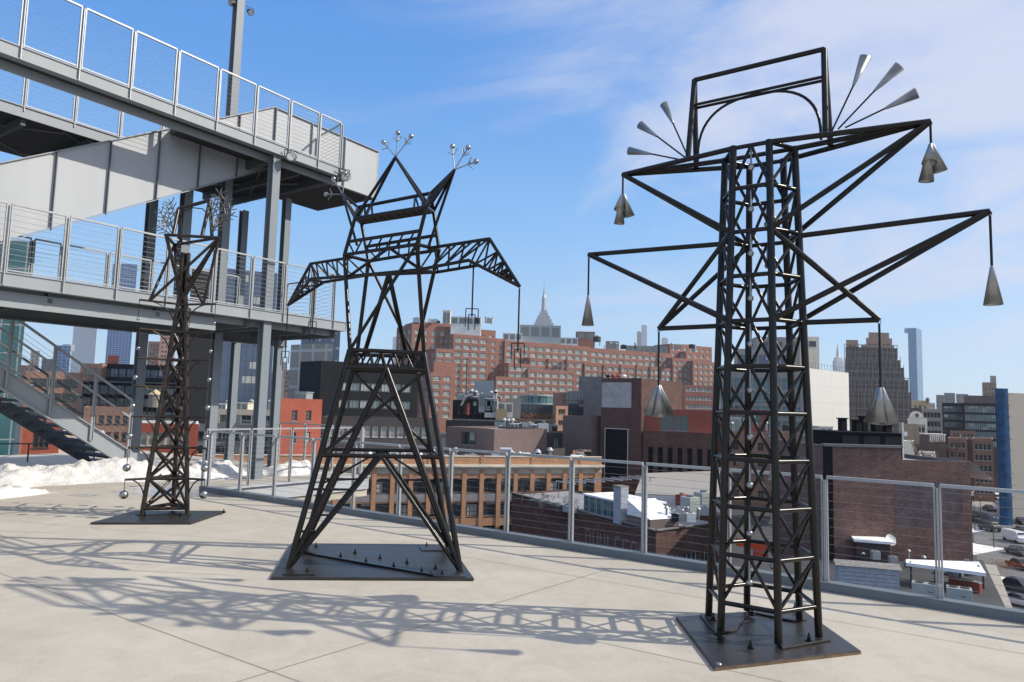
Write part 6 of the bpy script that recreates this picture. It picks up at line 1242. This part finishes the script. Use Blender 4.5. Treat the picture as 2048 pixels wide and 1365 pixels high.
def car(label, x, y, hd, body, kind='car', L=4.5, W=1.85, H=1.45):
    c = gs_(x,y); t = thing('parked_'+kind, label, kind, tuple(c)); f = Vector((math.cos(R_(hd)),math.sin(R_(hd)),0)); r = Vector((-f.y,f.x,0))
    def sec(profile, wid, nm, mt, par):
        m = MB(); n = len(profile); vs = []
        for s in (-1,1): vs += [c+f*px_+r*s*(wid/2 if pz < H*.6 else wid/2*.84)+up*pz for px_,pz in profile]
        m.add(vs,[tuple(range(n-1,-1,-1)),tuple(range(n,2*n))]+[(i,(i+1)%n,n+(i+1)%n,n+i) for i in range(n)]); return m.build(nm,mt,par,.04)
    h = L/2
    if kind == 'car':
        bd = sec([(-h,.35),(-h,.85),(-h*.62,.92),(h*.38,.95),(h*.95,.75),(h,.35)],W,'body',body,t); sec([(-h*.72,.92),(-h*.42,H),(h*.12,H),(h*.42,.95)],W*.92,'cabin',M['carglass'],t)
    else:
        bd = sec([(-h,.4),(-h,H*.98),(h*.55,H),(h*.78,H*.6),(h,H*.5),(h,.4)],W,'body',body,t); m = MB(); p_ = c+f*h*.68+up*H*.78; m.obar(p_-r*W*.36,p_+r*W*.36,.06,H*.28,(f.x*.5,f.y*.5,1)); m.build('windscreen',M['carglass'],t)
    for a in (-.62,.62):
        for s in (-1,1):
            m = MB(); p_ = c+f*(h*a)+r*s*(W/2-.08)+up*.33; m.tube(p_-r*.12,p_+r*.12,.33,14); m.build('wheel',M['rubber'],t)
    for s in (-1,1): m = MB(); p_ = c+f*(h+.0)+r*s*W*.33+up*.65; m.obar(p_-r*.15,p_+r*.15,.06,.14); m.build('headlight',M['light_glass'],t)
    return t
car('small dark car driving away on the street plaza',1979,1022,-105,M['car_dark'])
car('black boxy van beside the street corner',1962,1046,-100,M['car_dark'],'van',5.5,2.1,2.3)
car('short black van just below the boxy van',1980,1062,-80,M['car_dark'],'van',4.4,2.0,2.0)
car('dark pickup at the lower right corner behind the kerb',2036,1182,-60,M['car_dark'],'car',5.2,2,1.7)
car('white car at the lower right corner nearest the terrace',2040,1212,-60,M['car_white'])
car('grey car at the right edge beside the stop line',2046,1068,-95,M['car_dark'])
car('small van parked at the far end of the street',1984,978,-100,M['car_white'],'van',5,2,2.1)
for i,(x,y) in enumerate(((1962,1050),(1950,1062),(2014,1010),(2034,1002),(1988,1096))):
    c = gs_(x,y); t = thing('street_lamp',['dark street pole beside the boxy van','dark street pole left of the boxy van','slim pole on the snowy island','slim pole at the far right of the plaza','short signal pole standing in the snow pile'][i],'street lamp',tuple(c)); m = MB(); h = (6,5,7,7,4.5)[i]; m.tube(c,c+up*h,.09,8,.06); m.build('pole',M['frame_dk'],t); m = MB(); m.ball(c+up*(h+.1),.22,sq=(1,1,.7)); m.build('lantern',M['frame_mid'],t)
def tree(label, base, H, seed, cat='tree', group=None, nm='bare_tree', spread=1.0, twm=None):
    rn = random.Random(seed); t = thing(nm,label,cat,tuple(base),group); tr = MB(); cr = MB()
    def grow(p,d,L,r,k):
        q = p+d*L; (tr if k == 0 else cr).tube(p,q,r,5,r*.7,cap=False)
        if k >= 5: return
        for _ in range(3 if k < 4 else 2):
            nd = (d+Vector((rn.uniform(-1,1),rn.uniform(-1,1),rn.uniform(-.25,.7)))*.62*spread).normalized(); grow(p.lerp(q,rn.uniform(.65,1)),nd,L*rn.uniform(.62,.82),r*.6,k+1)
    grow(Vector(base),Vector((0,0,1)),H*.3,H*.02,0); tr.build('trunk',M['branch'],t); cr.build('crown',twm or M['branch'],t); return t
zt_ = azx(1850,922,112)[1]
for i,(x,H) in enumerate(((1832,4.6),(1848,3.8),(1876,4.4),(1892,4.0),(1912,4.6))):
    c = azx(x,925,104)[0]; tree(['leftmost bare tree on the roof behind the party wall','second bare roof tree beside the timber shed','bare roof tree before the white columns','bare roof tree left of the pink brick block','rightmost bare roof tree before the pink brick block'][i],(c.x,c.y,azx(x,928,104)[1]),H,i+3)
for i,(x,y,H) in enumerate(((1948,1004,8),(1944,1030,8),(1972,955,9),(2032,1000,7))):
    tree(['bare street tree far along the pavement','bare street tree beside the vans','bare tree before the tenement','bare street tree on the snowy island'][i],gs_(x,y),H,i+20)
shr = [G(x,y,-12.85) for x,y in ((1044,1002),(1062,1006),(1084,1012),(1100,1016),(1130,1024),(1150,1028))]
for i,p in enumerate(shr): tree(['leftmost','second','third','fourth','fifth','rightmost'][i]+' leafless shrub in the roof garden planters',p,2.6,i+40,'shrub','leafless shrubs in the roof garden','bare_shrub',1.3)
M['autumn'] = mat('orange_shrub_leaves',(.35,.14,.04),.9,0,.3,3)
for i in range(5):
    c,z = azx(1050+i*14,838,214); t = thing('autumn_shrub',['leftmost','second','middle','fourth','rightmost'][i]+' orange brown shrub on the low terrace building','shrub',(c.x,c.y,z),'orange brown shrubs on the terrace building'); m = MB(); rn = random.Random(i)
    for k in range(160):
        p = Vector((c.x+rn.gauss(0,.8),c.y+rn.gauss(0,.5),z+abs(rn.gauss(.9,.5)))); a = Vector((rn.uniform(-1,1),rn.uniform(-1,1),rn.uniform(-1,1)))*.22; b_ = Vector((rn.uniform(-1,1),rn.uniform(-1,1),rn.uniform(-1,1)))*.22; m.add([p,p+a,p+b_],[(0,1,2)])
    m.build('foliage',M['autumn'],t); m = MB(); m.tube((c.x,c.y,z),(c.x,c.y,z+.8),.06,6); m.build('stem',M['branch'],t)
# ---------------------------------------------------------------- rooftop plant on the middle roofs
def duct(label, pts, r, mt, D0, group=None):
    P = [AT(x,y,D0+dd) for x,y,dd in pts]; t = thing('roof_duct',label,'duct',tuple(P[0]),group); m = MB(); m.path(P,r,10); m.build('pipe',M[mt],t)
    for p in P[1:-1]: m = MB(); m.ball(p,r*1.15); m.build('elbow',M[mt],t)
duct('white bent duct on the machinery building roof',[(922,812,0),(930,795,0),(945,790,0)],.35,'hvac',200); duct('short white duct among the rooftop machinery',[(950,812,0),(952,796,0),(966,796,0)],.5,'white',200)
duct('dark blue duct on the machinery building',[(930,806,-2),(940,798,-2),(956,800,-2)],.6,'darkmetal',200); duct('rusty duct on the machinery building',[(934,830,-2),(936,806,-2)],.6,'redmetal',200)
plant = [(1015,40,'h',958,788,30,8,4,198,'hvac'),(0,0,'h',940,782,14,3,3,212,'hvac'),(0,0,'h',970,798,26,5,4,198,'white'),(0,0,'h',996,806,30,6,3,205,'white'),(0,0,'h',1020,848,18,3,2,165,'white'),(0,0,'h',1062,850,22,3,2,165,'white'),(0,0,'h',1088,856,10,2,2,164,'frame_dk'),(0,0,'h',1002,900,20,5,2.6,126,'paint_lt'),(0,0,'h',1022,912,20,4,2,126,'hvac'),(0,0,'h',1046,910,14,4,2.4,126,'white'),(0,0,'h',1062,914,32,5,2.2,126,'hvac'),(0,0,'h',984,908,14,3,2.4,126,'white'),(0,0,'h',780,904,60,5,1.6,128,'snow_roof'),(0,0,'h',700,900,40,6,1.8,128,'snow_roof'),(0,0,'h',1146,914,22,4,1.6,128,'white'),(0,0,'h',591,785,22,4,3,122,'hvac'),(0,0,'h',470,806,26,5,2.4,154,'cream'),(0,0,'h',436,808,16,5,2.4,152,'white'),(0,0,'h',690,738,60,8,1.6,168,'snow_roof'),(0,0,'h',1640,854,26,5,3,156,'cream'),(0,0,'h',1380,700,30,6,4,545,'beige'),(0,0,'h',1456,836,26,4,4,182,'hvac')]
pl_l = ['grey cabinet with louvres in front of the grey louvred box','small grey cabinet left of the rooftop machinery','white cabinet amid the rooftop machinery','long white cabinet right of the rooftop machinery','left white roof unit on the mauve wing','middle white roof unit on the mauve wing','small dark roof unit on the mauve wing','pale tall roof cabinet behind the orange building parapet','squat grey cabinet behind the orange building parapet','white cabinet right of the squat grey one','long grey cabinet near the railing post','white ladder box left of the pale tall cabinet','long snowy roof light behind the middle sculpture','snowy roof light left of the middle sculpture ring','white box roof unit below the brick tower','grey fan housing on the rust coloured brick roof','cream hut on the low beige building','white hut on the low beige building','snow covered slab on the black glass building roof','cream roof hut left of the black plant enclosure','beige hut at the right end of the brick office block','grey cabinet seen through the near sculpture']
for l_,(a,b__,c,x,y,w,dp,h,D,mt) in zip(pl_l,plant): rooftop('plant_unit',l_,x,x+w,y,D,dp,h,mt,'rooftop plant')
# skylight pyramid on the orange building
sk = thing('skylight', 'white gridded pyramid skylight behind the orange parapet', 'skylight', tuple(azx(925,915,128)[0])[:2]+(azx(925,928,128)[1],))
a,zb_ = azx(896,928,127); b_,_ = azx(952,928,127); a2,zt2 = azx(904,912,130); b2,_ = azx(944,912,130); m = MB(); m.add([(a.x,a.y,zb_),(b_.x,b_.y,zb_),(b_.x,b_.y+6,zb_),(a.x,a.y+6,zb_),(a2.x,a2.y,zt2),(b2.x,b2.y,zt2)],[(0,1,5,4),(3,4,5,2),(0,4,3),(1,2,5)]); m.build('glazed_slope',M['white'],sk)
for k in range(9): m = MB(); m.obar(Vector((a.x+(b_.x-a.x)*k/8,a.y-.02,zb_)),Vector((a2.x+(b2.x-a2.x)*k/8,a2.y-.02,zt2+.02)),.1,.06); m.build('glazing_bar',M['greyst'],sk)

# ---------------------------------------------------------------- small roof clutter
ORD = ['first','second','third','fourth','fifth','sixth','seventh','eighth','ninth','tenth','eleventh','twelfth','thirteenth','fourteenth','fifteenth','sixteenth','seventeenth','eighteenth','nineteenth','twentieth']
CW = {'hvac':'grey','white':'white','frame_mid':'dark grey','beige2':'beige','darkmetal':'black','redmetal':'red'}
def clutter(label, group, x0, x1, y, D0, D1, n, seed, mats, smax=1.2):
    rn = random.Random(seed); items = sorted((rn.uniform(x0,x1), rn.uniform(D0,D1), rn.random(), rn.uniform(.4,1)*smax, rn.choice(mats)) for _ in range(n)); cnt = [0,0]
    for x, D, k, s, mt in items:
        c, z = azx(x,y,(D0+D1)/2); c, _ = azx(x,y,D); bx = k < .5; cnt[bx] += 1; o_ = ORD[cnt[bx]-1]
        t = thing('roof_unit' if bx else 'roof_vent', o_+' '+('boxy unit' if bx else 'round vent')+' from the left '+group+', '+CW[mt], 'roof unit' if bx else 'roof vent', (c.x,c.y,z), ('boxy units ' if bx else 'round vents ')+group)
        m = MB()
        if bx: m.box((c.x-s,c.y-s*.7,z-.3),(c.x+s,c.y+s*.7,z+s*1.3)); m.build('casing',M[mt],t); m = MB(); m.tube((c.x,c.y,z+s*1.3),(c.x,c.y,z+s*1.5),s*.5,12); m.build('fan',M['frame_mid'],t)
        else: m.tube((c.x,c.y,z-.3),(c.x,c.y,z+s*1.6),s*.22,10); m.build('pipe',M[mt],t); m = MB(); m.tube((c.x,c.y,z+s*1.6),(c.x,c.y,z+s*2.0),s*.5,12,s*.2); m.build('cowl',M['hvac'],t)
MS = ['hvac','white','hvac','frame_mid','beige2','darkmetal']
clutter('small plant on the snowy roof behind the orange parapet','behind the orange parapet',650,1190,929,128,142,36,1,MS,1.7)
clutter('small plant on the machinery building roof','on the machinery building',910,1000,800,206,214,16,2,MS+['redmetal'],1.6)
clutter('small plant on top of the brick office block','on the brick office block',1200,1400,697,520,530,14,3,MS,2.4)
clutter('small plant at the left end of the brick office block roof','on the left of the brick office block',830,985,645,452,460,12,4,MS,2.2)
clutter('small plant on the low roofs between the stair columns','between the stair columns',430,545,818,154,160,9,5,MS,1.1)
clutter('small plant on the warehouse wing roof near the sculpture','on the warehouse wing',1400,1590,860,178,186,8,6,MS,1.2)
clutter('small plant on the dark warehouse roof below the railing','on the dark warehouse roof',1320,1425,1032,86,92,16,7,MS,.75)
clutter('small plant on the low dark roof by the street','on the low dark roof',1690,1960,1128,68,76,12,8,MS,.5)
clutter('small plant on the mauve building roofs','on the mauve roofs',1000,1120,860,164,172,14,9,MS,1.5)

# more vehicles along the right edge street
for i,(l_,x,y,hd,b_,kd) in enumerate((('silver car waiting by the snowy island',2022,1040,-95,'car_white','car'),('dark car behind the silver car on the street',2040,1048,-95,'car_dark','car'),('white van near the right edge above the stop line',2030,1084,-92,'car_white','van'),('dark car just below the white van',2036,1110,-90,'car_dark','car'),('red car low at the right edge of the street',2042,1138,-88,'redmetal','car'),('small distant white car on the street plaza',1996,1000,-105,'car_white','car'),('small distant dark car at the street end',1970,992,-105,'car_dark','car'),('grey car seen between the legs of the near sculpture',1400,1096,-30,'hvac','car'))):
    car(l_,x,y,hd,M[b_],kd,*((5.2,2,2.2) if kd == 'van' else (4.5,1.85,1.5)))
bs = thing('bare_hedge','brown leafless hedge beside the snowy kerb at the lower right','hedge',tuple(gs_(2008,1140))); m = MB(); rn = random.Random(9); c = gs_(2008,1140)
for k in range(500):
    q = c+Vector((rn.gauss(0,1.4),rn.gauss(0,.7),abs(rn.gauss(.6,.4)))); d = Vector((rn.uniform(-1,1),rn.uniform(-1,1),rn.uniform(0,1)))*.4; m.add([q,q+d,q+d+Vector((.05,0,.03))],[(0,1,2)])
m.build('twigs',M['autumn'],bs)

for nm,lb,x0,y,D,x1,dp,mt,rf,fr in (('roof_hut','brown roof hut with flat white lid beside the brick tower base',1146,904,138,1182,5,'bk_tan','snow_roof',W_(n=2,m=1,w=1.2,h=.9,top=.7,fl=3,glass='gl_dark',nx=1,ny=1)),
  ('roof_hut','low dark roof hut left of the brown roof hut',1094,898,142,1130,5,'darkbrickp','roof_grey',None),
  ('low_building','low brown building with white edge under the mauve wing',1010,892,150,1062,6,'mauve','snow_roof',W_(n=4,m=1,w=.8,h=1.2,top=.8,fl=3,glass='gl_green',nx=1,ny=1)),
  ('low_building','low dark building with small windows behind the snowy orange building roof',700,884,134,860,6,'greyst','snow_roof',W_(n=12,m=1,w=.8,h=1.2,top=.8,fl=3,glass='gl_dark',nx=1,ny=1)),
  ('low_building','small brick building between the curved glass and the brick tower',1112,812,190,1136,8,'bk_tan','roof_grey',W_(n=3,m=2,w=.8,h=1.3,top=.9,fl=3,glass='gl_dark',nx=1,ny=1)),
  ('low_building','narrow pale building at the foot of the brick office block right end',1368,770,330,1428,10,'bk_red','roof_grey',W_(n=8,m=3,w=1.4,h=1.8,top=1.2,fl=4,glass='gl_green',nx=2,ny=1,frame='frame_lt')),
  ('low_building','brick building behind the pink brick block at the street end',1900,862,260,1950,8,'bk_dark','roof_grey',W_(n=6,m=2,w=1,h=1.5,top=.9,fl=3,glass='gl_dark',nx=1,ny=1)),
  ('low_building','cream low building behind the black plant enclosure right side',1848,868,225,1886,8,'cream','snow_roof',W_(n=5,m=1,w=1,h=1.5,top=.9,fl=3,glass='gl_dark',nx=1,ny=1))):
    simple(nm,lb,x0,y,D,x1,D+3,dp,mt,roof=rf,front=fr).done()
# ---------------------------------------------------------------- winter air
m = MB(); m.box((-2600,-320,-23.2),(2600,3000,430));
hm = bpy.data.materials.new('haze_air'); hm.use_nodes = True; hn = hm.node_tree; hn.nodes.remove(hn.nodes['Principled BSDF'])
pv = hn.nodes.new('ShaderNodeVolumePrincipled'); pv.inputs['Color'].default_value = (.86,.91,1,1); pv.inputs['Density'].default_value = .00011; pv.inputs['Anisotropy'].default_value = .35
hn.links.new(pv.outputs[0], hn.nodes['Material Output'].inputs['Volume'])
hz = m.build('haze', hm); tag(hz, 'thin pale winter haze over the city', None, None, 'stuff')
